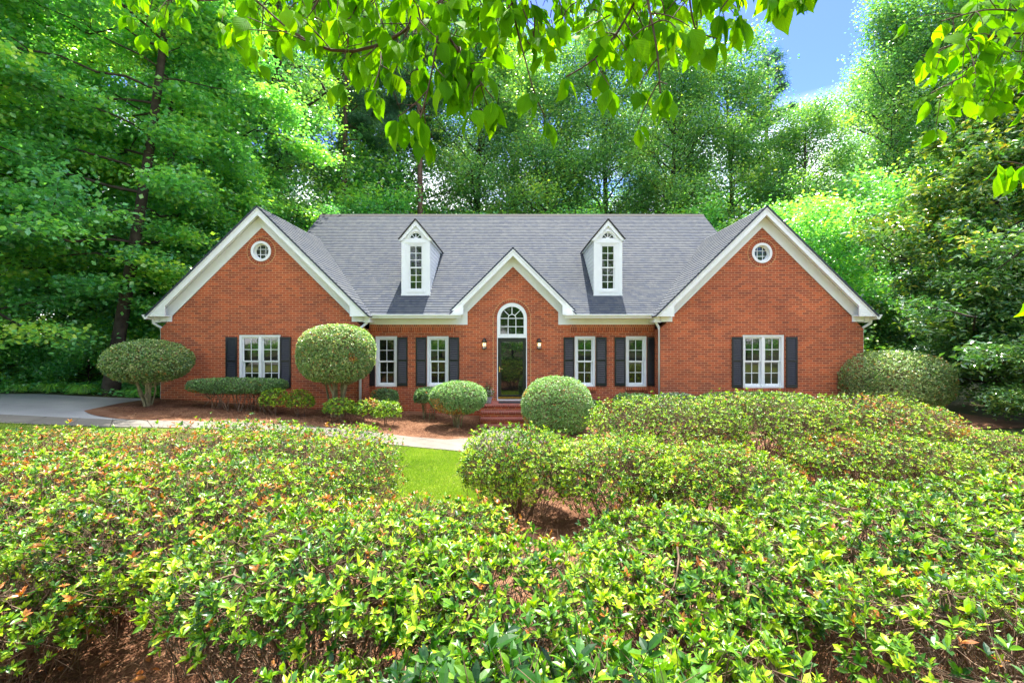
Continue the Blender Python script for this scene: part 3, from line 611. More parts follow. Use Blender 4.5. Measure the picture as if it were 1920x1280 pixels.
# front door with arched transom
t = HB()
t.prism(arch_poly(AH - .004, 2.62), CY + .0, CY + .12); 
c = HB(); gl = [(-.385, 2.745), (.385, 2.745)] + [(.385 * math.cos(math.pi * i / 24), ASP - .02 + .385 * math.sin(math.pi * i / 24)) for i in range(25)]
c.prism(gl, CY - .3, CY + .5); tr_ = t.build('transom_window', M['white'], house, cut=c)
t = HB(); z_ = ASP - .02
for q in (-.128, .128): t.box(q - .011, q + .011, CY + .035, CY + .065, 2.745, z_)
t.box(-.384, .384, CY + .033, CY + .067, z_ - .011, z_ + .011); t.box(-.384, .384, CY + .036, CY + .064, 2.99 - .011, 2.99 + .011)
t.ring(0, z_, .118, .140, CY + .034, CY + .066, 0, 180, 20)
for a in (45, 90, 135):
    ca, sa = math.cos(R_(a)), math.sin(R_(a)); wv = .011
    t.prism([(.135 * ca + wv * sa, z_ + .135 * sa - wv * ca), (.386 * ca + wv * sa, z_ + .386 * sa - wv * ca), (.386 * ca - wv * sa, z_ + .386 * sa + wv * ca), (.135 * ca - wv * sa, z_ + .135 * sa + wv * ca)], CY + .037, CY + .063)
s_ = t.build('sash', M['white']); s_.parent = tr_
t = HB(); t.prism(gl, CY + .050, CY + .054); s_ = t.build('pane', M['glass']); s_.parent = tr_
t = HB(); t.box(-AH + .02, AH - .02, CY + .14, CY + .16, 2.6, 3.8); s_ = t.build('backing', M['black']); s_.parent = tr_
t = HB(); t.box(-AH + .003, -AH + .028, CY + .0, CY + .14, .56, 2.618); t.box(AH - .028, AH - .003, CY + .0, CY + .14, .56, 2.618); t.box(-AH + .028, AH - .028, CY + .02, CY + .14, .555, .60)
df = t.build('door_frame', M['white'], house)
t = HB(); t.box(-.465, -.355, CY + .02, CY + .055, .61, 2.61); t.box(.355, .465, CY + .02, CY + .055, .61, 2.61); t.box(-.355, .355, CY + .021, CY + .055, 2.49, 2.61); t.box(-.355, .355, CY + .021, CY + .055, .68, .74)
dr = t.build('storm_door', M['black'], house, bevel=.004); dr['label'] = 'black full glass storm door with brass handle'
t = HB(); t.box(-.36, .36, CY + .036, CY + .040, .72, 2.5); s_ = t.build('pane', M['glass']); s_.parent = dr
t = HB(); t.box(-.46, .46, CY + .019, CY + .05, .612, .678); s_ = t.build('kick_plate', M['brass']); s_.parent = dr
t = HB(); t.box(-.425, -.395, CY - .0, CY + .019, 1.50, 1.68); t.tube([(-.41, CY + .01, 1.60), (-.41, CY - .05, 1.60), (-.31, CY - .055, 1.60)], .010, 8); s_ = t.build('handle', M['brass']); s_.parent = dr
t = HB()
for z0, z1 in ((.80, 1.30), (1.42, 1.60), (1.72, 2.18), (2.26, 2.44)):
    for x0, x1 in ((-.28, -.03), (.03, .28)): t.box(x0, x1, CY + .082, CY + .088, z0, z1)
t.box(-.46, .46, CY + .088, CY + .12, .61, 2.61); s_ = t.build('inner_door', M['black']); s_.parent = dr
# dormers
def dormer(cx, sgn):
    y0 = 15.38; hw_ = .475; zb = 1.50 + H; ze = 3.43 + H; zp = 4.10 + H; yb = EY + (ze - EZ) / .8 + .25
    root_o = HB()
    # front wall with openings
    t = HB(); t.prism([(cx - hw_, zb), (cx + hw_, zb), (cx + hw_, ze), (cx, ze + hw_ * 1.2 + .02), (cx - hw_, ze)], y0, y0 + .08)
    c = HB(); c.box(cx - .285, cx + .285, y0 - .1, y0 + .3, 1.70 + H, 3.31 + H)
    az = 3.475 + H; c.prism([(cx + .235 * math.cos(math.pi * i / 20), az + .235 * math.sin(math.pi * i / 20)) for i in range(21)], y0 - .1, y0 + .3)
    d = t.build('dormer', M['white'], house, cut=c); d['label'] = 'narrow white dormer on the main roof, %s the centre gable' % ('left of' if cx < 0 else 'right of')
    def sub(tb, name, mat, **k): o = tb.build(name, mat, **k); o.parent = d; return o
    # corner boards
    t = HB()
    for q in (1, -1):
        x0, x1 = sorted((cx + q * (hw_ + .006), cx + q * (hw_ - .10))); t.box(x0, x1, y0 - .014, y0 - .001, zb - .02, ze + .01)
        xx = cx + q * (hw_ + .006); x0, x1 = sorted((xx, xx - q * .02)); t.box(x0, x1, y0 - .013, y0 + .07, zb - .02, ze)
    t.box(cx - hw_ + .101, cx + hw_ - .101, y0 - .012, y0 - .001, 3.325 + H, 3.42 + H); t.box(cx - hw_ - .02, cx + hw_ + .02, y0 - .02, y0 - .0005, zb - .05, zb + .10)
    t.ring(cx, az, .236, .285, y0 - .02, y0 - .001, 0, 180, 20)
    sub(t, 'corner_board', M['white'])
    # clapboard cheeks
    t = HB(); n = 14; hh = (ze - zb) / n
    for q in (1, -1):
        for i in range(n):
            z = zb + i * hh; yr = EY + (z - EZ) / .8 + .12; xo = cx + q * hw_
            if yr <= y0 + .1: continue
            pl = [(xo - q * .03, z), (xo + q * .010, z), (xo - q * .004, z + hh), (xo - q * .03, z + hh)]
            t.prism(pl, y0 + .082, yr + hh / .8)
    sub(t, 'siding', M['siding'])
    # soffit/eave moulding + roof
    t = HB()
    for q in (1, -1):
        x0, x1 = sorted((cx + q * (hw_ + .012), cx + q * (hw_ + .075))); t.box(x0, x1, y0 - .03, yb - .2, ze - .03, ze + .02)
    for q in (1, -1): t.prism([(cx, zp - .005), (cx + q * (hw_ + .085), ze + .03), (cx + q * (hw_ + .085), ze - .035), (cx + q * (hw_ - .02), ze - .035), (cx, ze + hw_ * 1.2 - .10)], y0 - .05, y0 - .022)
    sub(t, 'eave_moulding', M['white'])
    e = hw_ + .10; k = (zp - ze + .0) / (hw_ + .06)
    ym = EY + (zp - EZ) / .8 + .3
    rf = link('dormer_roof', mesh_np('dormer_roof', gable_roof(cx, zp + .03, e, 1.2, y0 - .07, ym)), M['edge'], d)
    # window
    wy = y0 + .02; t = HB(); t.box(cx - .284, cx - .235, wy - .01, wy + .06, 1.701 + H, 3.309 + H); t.box(cx + .235, cx + .284, wy - .01, wy + .06, 1.701 + H, 3.309 + H)
    t.box(cx - .235, cx + .235, wy - .01, wy + .06, 3.26 + H, 3.309 + H); t.box(cx - .30, cx + .30, wy - .045, wy + .06, 1.66 + H, 1.745 + H)
    zm = 2.50 + H; sash(t, cx - .233, cx + .233, zm - .02, 3.258 + H, wy + .005, 2, 3, .04, .02); sash(t, cx - .231, cx + .231, 1.747 + H, zm + .02, wy + .03, 2, 3, .045, .02)
    for a in (45, 90, 135):
        ca, sa = math.cos(R_(a)), math.sin(R_(a)); wv = .010
        t.prism([(cx + .05 * ca + wv * sa, az + .05 * sa - wv * ca), (cx + .236 * ca + wv * sa, az + .236 * sa - wv * ca), (cx + .236 * ca - wv * sa, az + .236 * sa + wv * ca), (cx + .05 * ca - wv * sa, az + .05 * sa + wv * ca)], wy + .007, wy + .03)
    t.ring(cx, az, .0, .06, wy + .006, wy + .032, 0, 180, 12); t.ring(cx, az, .19, .236, wy, wy + .05, 0, 180, 20); t.box(cx - .235, cx + .235, wy, wy + .05, az, az + .02)
    sub(t, 'window', M['white'])
    t = HB(); t.box(cx - .2, cx + .2, wy + .020, wy + .024, zm + .01, 3.23 + H); t.box(cx - .2, cx + .2, wy + .045, wy + .049, 1.78 + H, zm - .01)
    t.disc(cx, az, .20, wy + .020, wy + .024, 0, 180, 20); sub(t, 'pane', M['glass'])
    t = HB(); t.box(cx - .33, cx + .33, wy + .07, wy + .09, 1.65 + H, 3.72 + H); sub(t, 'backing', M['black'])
dormer(-3.255, -1); dormer(3.245, 1)
# front steps
st = thing('front_steps', 'red brick front steps rising to the black front door', 'steps', (0, 14.0, 0))
for i, (zt, y0) in enumerate(((.55, 13.98), (.39, 13.68), (.23, 13.38), (.07, 13.08))):
    y1 = CY - .003 if i == 0 else y0 + .3 + .04
    t = MB((0, 14.0, 0)); hw_ = .93 if i else 1.0
    t.box(-hw_, hw_, y0 + .02, y1 + .0, -.3, zt - .06)
    t.build('landing' if i == 0 else 'step', M['brick'], st)
    t = MB((0, 14.0, 0)); t.box(-hw_ - .01, hw_ + .01, y0, y1 + (.0 if i == 0 else .0), zt - .058, zt); t.build('tread', M['step_brick'], st, bevel=.008)
# lanterns
def lantern(x, label):
    z = 2.42; y = CY; r = thing('wall_lantern', label, 'lantern', (x, y, z), 'lanterns beside the front door'); o_ = (x, y, z)
    def m(): 
        b_ = MB((0, 0, 0)); return b_
    t = m(); t.box(-.055, .055, -.014, -.001, -.13, .17); t.tube([(0, -.01, .13), (0, -.06, .19), (0, -.11, .20), (0, -.11, .16)], .010, 8); t.build('back_plate', M['bronze'], r)
    t = m(); t.lathe(0, -.11, [(.012, .20), (.018, .18), (.03, .155), (.075, .10), (.098, .075), (.098, .062)], 6); t.build('cap', M['bronze'], r)
    t = m()
    for a in range(6):
        c_, s__ = math.cos(a * math.pi / 3), math.sin(a * math.pi / 3)
        t.tube([(.085 * c_, -.11 + .085 * s__, .065), (.072 * c_, -.11 + .072 * s__, -.15)], .006, 5)
    t.lathe(0, -.11, [(.08, -.165), (.082, -.15), (.072, -.145)], 6); t.lathe(0, -.11, [(.01, -.20), (.03, -.18), (.06, -.166)], 6); t.build('cage', M['bronze'], r)
    t = m(); t.lathe(0, -.11, [(.068, -.144), (.080, .06)], 6); t.build('glass', M['lampglass'], r)
    for q in (-.026, .026):
        t = m(); t.lathe(q, -.11, [(.009, -.14), (.009, -.06)], 8); cn = t.build('candle', M['white'], r)
        t = m(); t.lathe(q, -.11, [(.008, -.06), (.017, -.035), (.014, -.005), (.003, .03)], 10); b_ = t.build('bulb', M['bulb'], r); b_.parent = r
lantern(-.905, 'lit black wall lantern left of the front door'); lantern(.885, 'lit black wall lantern right of the front door')
t = MB((0, 14.6, .55)); t.box(-.43, .43, 14.35, 14.80, .551, .566)
tag(t.build('doormat', M['mat'], bevel=.004), 'dark doormat on the brick landing in front of the door', 'doormat').location = (0, 14.6, .55)
# ------------------------------------------------------------------ shrubs
def curve3(A, B, C, K):
    t = np.linspace(0, 1, K)[None, :, None]; return A[:, None] * (1 - t) ** 2 + 2 * B[:, None] * t * (1 - t) + C[:, None] * t ** 2
def bush(name, label, cat, group, x, y, rx, ry, zt, zb=.12, rot=0, nexp=2.6, tips=1800, per=7, L=.045, W=.019, mat='azalea', twig='twig', T=T_LEAF, lump=.10,
         depth=.10, inner=.35, stems=9, stem_r=.014, twigs=True, low=-.35, seed=0, dead=.04, z0=None, base_r=.3, tonemod=0, jut=.0, bare=0, shoot=0, deep=.45):
    rg = np.random.default_rng(seed + 11); z0 = gzf(x, y) if z0 is None else z0
    cz = zb + (zt - zb) * .5; rz = (zt - zb) * .5
    # surface points of a lumpy superellipsoid
    n = int(tips * 1.5); D = nrm(rg.normal(size=(n, 3)) * np.array([1, 1, .8])); D = D[D[:, 2] > low]
    rr = (np.abs(D[:, 0]) ** nexp + np.abs(D[:, 1]) ** nexp + np.abs(D[:, 2]) ** nexp) ** (-1 / nexp)
    P = D * rr[:, None]; P = P[:tips]; D = D[:tips]; n = len(P)
    lm = 1 + lump * fbm(D, 2.3, seed) + lump * .6 * fbm(D, 5.5, seed + 1)
    dp = np.abs(rg.normal(0, depth, n)); ins = rg.random(n) < inner; dp = np.where(ins, rg.uniform(.05, deep, n), dp)
    dp = dp - jut * (rg.random(n) < .06)
    S = P * (lm * (1 - dp))[:, None] * np.array([rx, ry, rz]); Nn = nrm(P ** (nexp - 1 if False else 1) / np.array([rx, ry, rz]))
    c, s = math.cos(rot), math.sin(rot); Rm = np.array([[c, -s, 0], [s, c, 0], [0, 0, 1]]); S = S @ Rm.T; Nn = Nn @ Rm.T
    S[:, 2] += cz
    shm = (rg.random(n) < shoot) & ~ins; S[shm] += (nrm(Nn * .4 + [0, 0, 1] + rg.normal(0, .25, (n, 3))) * rg.uniform(.02, .09, (n, 1)) * (L / .04))[shm]
    keep = S[:, 2] > .04; S, Nn, ins = S[keep], Nn[keep], ins[keep]; n = len(S)
    Ax = nrm(Nn * .7 + np.array([0, 0, .8]) + rg.normal(0, .28, (n, 3)))
    ref = nrm(np.cross(Ax, rg.normal(size=(n, 3)))); ref2 = np.cross(Ax, ref)
    k = np.arange(per); ang = (k * 2.4)[None] + rg.uniform(0, 6.28, (n, 1)) + rg.normal(0, .2, (n, per))
    el = rg.uniform(.45, 1.35, (n, per)); rad = ref[:, None] * np.cos(ang)[..., None] + ref2[:, None] * np.sin(ang)[..., None]
    Dl = Ax[:, None] * np.cos(el)[..., None] + rad * np.sin(el)[..., None]; Nl = Ax[:, None] * np.sin(el)[..., None] - rad * np.cos(el)[..., None] + rg.normal(0, .25, (n, per, 3))
    Pl = S[:, None] - Ax[:, None] * rg.uniform(0, .5, (n, per))[..., None] * L
    sz = rg.uniform(.5, 1.25, (n, per)) * rg.uniform(.5, 1.45, (n, 1))
    tone = np.repeat(rg.normal(0, .10, (n, 1)) + tonemod, per, 1)
    young = rg.random(n) < .35; tone = tone + np.where(young & ~ins, .22, 0)[:, None]
    dpatch = fbm(S, 2.1, seed + 5); dd = ((dpatch > max(.12, .50 - dead * 2.6)) & (rg.random(n) < .65)) | (rg.random(n) < dead); tone = np.where(dd[:, None] & (rg.random((n, per)) < .85) if dead > 0 else False, 9., tone)
    bare_ = (fbm(S, 2.6, seed + 9) > .30) & (rg.random(n) < bare); hr = (S[:, 2] - zb) / (zt - zb); kp = (~bare_ | (rg.random(n) < .4)) & ((bare == 0) | (rg.random(n) < .16 + 1.15 * np.clip(hr, 0, 1)))
    Pl, Dl, Nl, sz, tone = Pl[kp], Dl[kp], Nl[kp], sz[kp], tone[kp]
    lv = leaves(Pl.reshape(-1, 3), Dl.reshape(-1, 3), Nl.reshape(-1, 3), (sz * L).ravel(), (sz * W).ravel(), T, tone.ravel())
    root = thing(name, label, cat, (x, y, z0), group)
    link('foliage', mesh_np('foliage', [lv]), M[mat], root)
    # stems -> branchlets -> twigs
    ch = []
    ns = stems; a = rg.uniform(0, 6.28, ns); B0 = np.stack([np.cos(a) * rx * base_r * rg.uniform(.2, 1, ns), np.sin(a) * ry * base_r * rg.uniform(.2, 1, ns), np.full(ns, -.05)], 1)
    B2 = np.stack([np.cos(a + rg.normal(0, .4, ns)) * rx * .62 * rg.uniform(.3, 1, ns), np.sin(a + rg.normal(0, .4, ns)) * ry * .62 * rg.uniform(.3, 1, ns), np.full(ns, zb + (zt - zb) * .45) * rg.uniform(.8, 1.3, ns)], 1)
    B1 = B0 * .6 + B2 * np.array([.5, .5, .12]) + np.array([0, 0, .3 * zt]) + rg.normal(0, .05, (ns, 3)); Pt = curve3(B0, B1, B2, 7); Pt[:, 1:-1] += rg.normal(0, .012, (ns, 5, 3)) * (zt)
    ch.append(tubes(Pt, np.linspace(stem_r, stem_r * .45, 7)[None] * rg.uniform(.7, 1.3, (ns, 1)), 6))
    if twigs:
        nb = max(24, n // 14); ib = rg.integers(0, n, nb); tgt = S[ib] * np.array([.82, .82, 1]) - np.array([0, 0, .06]); 
        pool = Pt[:, 3:].reshape(-1, 3); j = np.argmin(((tgt[:, None] - pool[None]) ** 2).sum(-1) + rg.uniform(0, .12, (nb, len(pool))), 1)
        st0 = pool[j]; md = (st0 + tgt) / 2 + rg.normal(0, .04, (nb, 3)); Q = curve3(st0, md, tgt, 5); Q[:, 1:-1] += rg.normal(0, .008, (nb, 3, 3)); ch.append(tubes(Q, np.linspace(stem_r * .42, .0022, 5)[None] * np.ones((nb, 1)), 4))
        pool2 = Q[:, 2:].reshape(-1, 3); 
        sel = np.arange(n) if n < 2600 else rg.choice(n, 2600, False)
        jj = np.empty(len(sel), int)
        for q in range(0, len(sel), 400):
            s_ = S[sel[q:q + 400]]; jj[q:q + 400] = np.argmin(((s_[:, None] - pool2[None]) ** 2).sum(-1), 1)
        A_ = pool2[jj]; C_ = S[sel]; dist = np.linalg.norm(C_ - A_, axis=1); ok = dist < .5; A_, C_ = A_[ok], C_[ok]; Bm = A_ * .4 + C_ * .6 - Ax[sel][ok] * dist[ok][:, None] * .3
        ch.append(tubes(curve3(A_, Bm, C_, 4), np.linspace(.0021, .0012, 4)[None] * np.ones((len(A_), 1)) * (L / .045) ** .5, 3))
        if bare:      # dense woody brush inside the shrub
            q = int(1500 * rx * ry / 1.2 * (1.5 if L > .04 else 1)); d_ = nrm(rg.normal(size=(q, 3))); d_[:, 2] *= .9; r_ = rg.uniform(.25, .93, (q, 1)) ** .6; p_ = (d_ * r_) @ Rm.T * 1.0
            p_ = p_ * np.array([rx, ry, (zt - .05) * .5]) * 1.05; p_[:, 2] += (zt - .05) * .5; o_ = nrm(np.c_[p_[:, :2] * .7, np.full(q, .75)] + rg.normal(0, .38, (q, 3))) * rg.uniform(.06, .20, (q, 1))
            ch.append(tubes(np.stack([p_ - o_, p_ + rg.normal(0, .012, (q, 3)), p_ + o_], 1), np.tile([.0042, .003, .0015], (q, 1)), 3))
        # bare broken twigs sticking out
        nbare = n // 30 if bare == 0 else n // 4; ib = rg.integers(0, n, nbare)
        if bare: bi = np.where(bare_)[0]; ib = np.concatenate([ib, bi[rg.integers(0, len(bi), max(1, len(bi) // 2))]]) if len(bi) else ib; nbare = len(ib)
        A_ = S[ib] - Ax[ib] * .03; e_ = nrm(Ax[ib] + rg.normal(0, .75, (nbare, 3))) * rg.uniform(.03, .14, (nbare, 1)) * (L / .04); ch.append(tubes(np.stack([A_ - e_, A_ - e_ * .1 + rg.normal(0, .01, (nbare, 3)), A_ + e_], 1), np.tile([.0026, .002, .001], (nbare, 1)), 3))
    link('stems', mesh_np('stems', ch, True), M[twig], root)
    return root
GA = 'azalea shrubs of the front bed'
def az(label, x, y, rx, ry, zt, seed, tips=1500, **k):
    return bush('azalea_shrub', label, 'shrub', GA, x, y, rx, ry, zt, seed=seed, tips=int(tips * 1.6), **{**dict(bare=.8, L=.038, W=.0155, lump=.17, shoot=.18, depth=.12, nexp=3.0, inner=.45, deep=.6), **k})
near = dict(bare=.95, L=.045, W=.0175, per=7, T=T_LEAF)
# left mass
az('sprawling azalea at the far left edge of the front bed, by the driveway', -6.1, 5.8, 1.5, 1.25, 1.25, 1, 3000, dead=.17)
az('wide flat topped azalea with rusty patches, second from the left at the lawn edge', -4.0, 5.85, 1.35, 1.2, 1.32, 2, 3000, dead=.15)
az('yellow green azalea at the left edge of the small lawn', -2.5, 5.3, 1.12, 1.25, 1.30, 3, 3000, dead=.09)
az('browning azalea at the left edge of the picture with bare stems below', -4.3, 3.80, 1.25, .95, 1.22, 4, 3400, dead=.16, zb=.16, stems=20, stem_r=.022)
az('azalea with withered orange leaves, just right of the browning one at the left edge', -2.55, 3.70, 1.05, .95, 1.14, 5, 3000, dead=.14, zb=.16, stems=18, stem_r=.02)
az('low azalea straight behind the nearest central shrubs, against the lawn', -.70, 3.85, .72, .45, .80, 6, 1700, dead=.12, zb=.15)
az('low shaded azalea in the bottom left corner, below the browning one', -3.35, 2.85, .75, .42, .80, 30, 1100, dead=.06, zb=.15, stems=14, stem_r=.018, L=.042, W=.017)
# centre near
az('glossy green azalea in the near centre left of the gap in the shrubs', -1.10, 2.70, .85, .60, 1.08, 7, 1200, zb=.52, stems=16, stem_r=.016, dead=.03, **near)
az('thin azalea in the near centre with straw mulch showing between its stems', -.05, 2.42, .62, .50, 1.0, 8, 750, zb=.55, stems=14, stem_r=.014, dead=.02, inner=.25, **near)
az('nearest shrub at the bottom centre with large dark green leaves', .05, 1.30, .55, .36, 1.20, 9, 420, zb=.55, dead=.0, inner=.2, L=.064, W=.027, per=6, T=T_LEAF, tonemod=-.18)
# right near
az('broad azalea right of the central gap, in the near right of the bed', 1.18, 2.90, .80, .72, .93, 10, 1350, zb=.58, stems=18, stem_r=.018, dead=.03, **near)
az('broad bright azalea in the middle of the near right group', 2.78, 3.35, .84, .82, .97, 11, 1550, zb=.5, stems=14, dead=.03, **near)
az('bright azalea reaching out of the right edge of the picture', 4.45, 3.6, .92, .92, .98, 12, 1550, zb=.42, stems=14, dead=.04, **near)
az('leggy azalea with bare branches in the bottom right corner', 2.15, 1.95, .62, .50, 1.05, 13, 520, zb=.55, dead=.03, inner=.15, stem_r=.017, **near)
az('small azalea clump at the bottom edge, between the bottom centre shrub and the leggy one', .80, 1.62, .34, .32, 1.06, 14, 420, zb=.4, dead=.0, **near)
az('low leafy shoots at the foot of the near centre azaleas, bottom left of centre', -.70, 1.85, .50, .30, .80, 29, 380, zb=.30, dead=.02, inner=.3, **near)
# middle
az('rounded azalea right of the small lawn, in front of the brick steps', .10, 6.5, .84, .78, 1.26, 15, 2400, bare=.4, tonemod=.07, dead=.05)
az('middle azalea between the lawn edge one and the low one to its right', 1.4, 5.95, .82, .78, 1.22, 16, 2300, bare=.4, tonemod=.07, dead=.06, zb=.1)
az('low azalea at the right end of the middle row', 2.5, 5.45, .85, .68, 1.16, 17, 2200, bare=.4, tonemod=.07, dead=.07, zb=.08)
# back right
az('tall azalea nearest the house at the left end of the back right row', 3.0, 8.95, 1.45, 1.15, 1.38, 18, 3000, bare=.4, tonemod=.07, zb=.02, dead=.05)
az('tall azalea in the middle of the back right row, below the right window', 5.0, 9.1, 1.5, 1.3, 1.42, 19, 3000, bare=.4, tonemod=.07, zb=.02, dead=.05)
az('tall azalea at the right end of the back row, under the round clipped bush', 6.9, 8.9, 1.5, 1.3, 1.36, 20, 3000, nexp=2.3, bare=.4, tonemod=.07, zb=.02, dead=.08)
az('sloping azalea at the far right edge of the back row, by the magnolia', 8.15, 7.9, 1.3, 1.2, .82, 21, 2700, nexp=2.2, bare=.4, tonemod=.07, zb=.0, dead=.05)
az('low azalea in front of the back right row', 5.9, 7.35, 1.5, .75, .88, 22, 2400, bare=.4, tonemod=.07, zb=.0, dead=.07)
# small ones by the path
GB = 'small bright azaleas by the path'
def sa(label, px, x, y, r, zt, seed): return bush('azalea_shrub', label, 'shrub', GB, x, y, r, r * .9, zt, zb=.08, tips=620, per=6, L=.045, W=.02, seed=seed, T=T_FOLD, dead=.02, tonemod=.05, nexp=2.2, stems=6, stem_r=.008)
sa('small light green azalea under the left end of the leggy hedge', 0, -6.75, 12.95, .40, .80, 31); sa('small bright azalea just left of the big round topiary', 0, -6.05, 13.0, .38, .80, 32)
sa('small azalea at the foot of the big round topiary, leftmost of three in a row', 0, -4.75, 12.5, .42, .70, 33); sa('small azalea in the middle of the three in front of the downspout', 0, -3.98, 12.55, .40, .70, 34); sa('small yellow green azalea at the right end of the three by the path', 0, -3.35, 12.3, .36, .72, 35)
# clipped shrubs at the house
def ball(label, x, y, rx, ry, zb, zt, seed, mat='holly', cat='topiary', name='clipped_bush', tips=9000, L=.042, W=.024, lump=.05, jut=.07, depth=.05, nexp=2.15, stems=8, stem_r=.03, base_r=.15, twig='mosstwig', low=-.9, per=4, dead=.01, group=None, inner=.12, z0=None, **k):
    return bush(name, label, cat, group, x, y, rx, ry, zt, zb=zb, tips=tips, per=per, L=L, W=W, mat=mat, twig=twig, T=T_FOLD if False else T_QUAD, lump=lump, depth=depth, inner=inner, stems=stems, stem_r=stem_r, low=low, seed=seed, dead=dead, nexp=nexp, base_r=base_r, z0=z0, **k)
ball('wide oval topiary tree on bare mossy stems at the left corner of the house', -10.40, 13.0, 1.08, 1.0, 0.74, 1.98, 41, tips=12000, z0=.57, stems=8, stem_r=.036, dead=.03, tonemod=.03)
ball('big round topiary tree on thick stems in front of the left downspout', -5.1, 13.25, 1.07, .95, 0.98, 2.70, 42, tips=15000, z0=.30, stems=9, stem_r=.042, dead=.05, nexp=2.5, tonemod=.05)
ball('mushroom shaped clipped bush on a short stem left of the steps', -1.50, 12.7, .79, .76, .42, 1.34, 43, mat='boxwood', tips=9500, L=.032, W=.02, stems=8, stem_r=.028, z0=.06, tonemod=.12)
ball('large clipped ball bush right of the steps', 1.23, 12.5, .97, .92, -.15, 1.53, 44, mat='boxwood', tips=13000, L=.034, W=.021, z0=.02, nexp=2.3, tonemod=.16, dead=.02)
ball('large clipped bush at the right corner of the house by the magnolia', 11.65, 13.9, 1.46, 1.3, .1, 2.02, 45, tips=15000, nexp=2.4, z0=.22, tonemod=.05, lump=.06, dead=.03)
ball('small dark clipped bush under the leftmost narrow window', -4.02, 14.3, .42, .35, .28, .86, 46, mat='boxwood', tips=2500, nexp=3, cat='bush', z0=.14)
ball('dark leggy bush half hidden behind the mushroom shaped one', -2.52, 13.7, .42, .38, .45, 1.06, 47, mat='boxwood', tips=2400, nexp=2.8, cat='bush', stem_r=.014, stems=14, base_r=.5, low=-.4, z0=.06)
ball('small leggy bush half hidden behind the large clipped ball', 2.55, 14.0, .34, .32, .32, .66, 48, mat='boxwood', tips=1400, cat='bush', stem_r=.012, stems=10, z0=.02)
ball('short clipped hedge under the window right of the door', 3.62, 13.6, .58, .4, .20, .90, 49, mat='boxwood', tips=3200, nexp=3.2, cat='bush', z0=.05, low=-.6)
ball('low silvery bush at the foot of the right downspout', 4.9, 13.55, .62, .4, .15, .90, 50, mat='silver', tips=2600, L=.05, W=.03, nexp=3, cat='bush', z0=.06, lump=.07)
ball('long low clipped hedge under the right wing window', 7.25, 13.55, 1.75, .42, .1, .86, 51, mat='holly', tips=7500, nexp=4, cat='hedge', z0=.12, lump=.05)
# leggy flat hedge
def leggy():
    r = ball('long flat topped hedge on thin bare legs under the left wing window', -8.05, 13.35, 1.42, .42, .52, .94, 52, mat='boxwood', tips=7500, nexp=3.4, cat='hedge', z0=.48, stems=34, stem_r=.013, base_r=.85, twig='twig', low=-1, lump=.05)
    return r
leggy()
# potted flowers
pt = thing('potted_plant', 'grey pot of red and white flowers on the landing left of the door', 'plant', (-.76, 14.35, .551))
t = MB(); t.lathe(0, 0, [(.085, 0), (.10, .02), (.135, .17), (.145, .175), (.145, .195), (.125, .195), (.12, .16)], 20); t.build('pot', M['pot'], pt, smooth=False)
rg = np.random.default_rng(5); n = 260; P = rg.normal(0, 1, (n, 3)) * [.085, .085, .10] + [0, 0, .34]; link('foliage', mesh_np('foliage', [leaves(P, rg.normal(size=(n, 3)) + [0, 0, .6], rg.normal(size=(n, 3)) + [0, 0, 1], .07, .035, T_FOLD, rg.normal(0, .1, n))]), M['boxwood'], pt)
n = 60; a = rg.uniform(0, 6.28, n); Q0 = np.stack([a * 0, a * 0, a * 0 + .18], 1); Q2 = np.stack([np.cos(a) * .16 * rg.random(n), np.sin(a) * .12 * rg.random(n), rg.uniform(.35, .78, n)], 1); Q = curve3(Q0, (Q0 + Q2) / 2 + [0, 0, .08], Q2, 5); M['spike'] = simple('reddish_blade', (.14, .05, .03), .6); link('spikes', mesh_np('spikes', [tubes(Q, np.linspace(.005, .0015, 5)[None] * np.ones((n, 1)), 3)]), M['spike'], pt)
M['red'] = simple('red_petal', (.55, .02, .03), .6); M['pale'] = simple('white_petal', (.75, .68, .66), .6)
for nm, mt, q, c0 in (('blossom', 'red', 34, (-.05, 0, .40)), ('blossom', 'pale', 30, (.06, -.03, .37))):
    C0 = rg.normal(0, 1, (q, 3)) * [.06, .06, .045] + c0; k = 6; P = np.repeat(C0, k, 0); link(nm, mesh_np(nm, [leaves(P, rg.normal(size=(q * k, 3)), rg.normal(size=(q * k, 3)), .026, .02, T_QUAD, None)]), M[mt], pt)

# ------------------------------------------------------------------ grass, straw, ground cover
rg = np.random.default_rng(3)
def scatter(n, x0, x1, y0, y1, f): 
    P = np.stack([rg.uniform(x0, x1, n), rg.uniform(y0, y1, n)], 1); return P[f(P[:, 0], P[:, 1])]
wf = np.array(walk_front)
def lawn_ok(x, y): return (y < np.interp(x, wf[:6, 0], wf[:6, 1]) - .04) & (y > np.interp(x, [-16, -6, -2.2, -.2, 1], [6.6, 6.9, 6.6, 6.4, 7.8]) + .0) & (x < .4)
P = np.concatenate([scatter(170000, -3.4, .4, 6.3, 10.9, lawn_ok), scatter(60000, -14, -3.4, 8.2, 10.9, lawn_ok)])
n = len(P); Z = gz(P[:, 0], P[:, 1]); P3 = np.c_[P, Z]; D = nrm(np.c_[rg.normal(0, .45, (n, 2)), np.ones(n)])
g_ = link('grass', mesh_np('grass', [leaves(P3, D, np.c_[rg.normal(size=(n, 2)), np.zeros(n)], rg.uniform(.02, .065, n), .007, T_QUAD, rg.normal(0, .06, n))]), M['grassblade']); tag(g_, 'short bright green lawn grass between the shrubs and the path', 'grass', kind='stuff')
def bed(x, y): return (y < np.interp(x, [-16, -7, -2.6, -.2, 1.0, 1.4, 3, 12], [7.2, 7.2, 7.0, 7.0, 8.0, 9.6, 11.2, 11.2]))
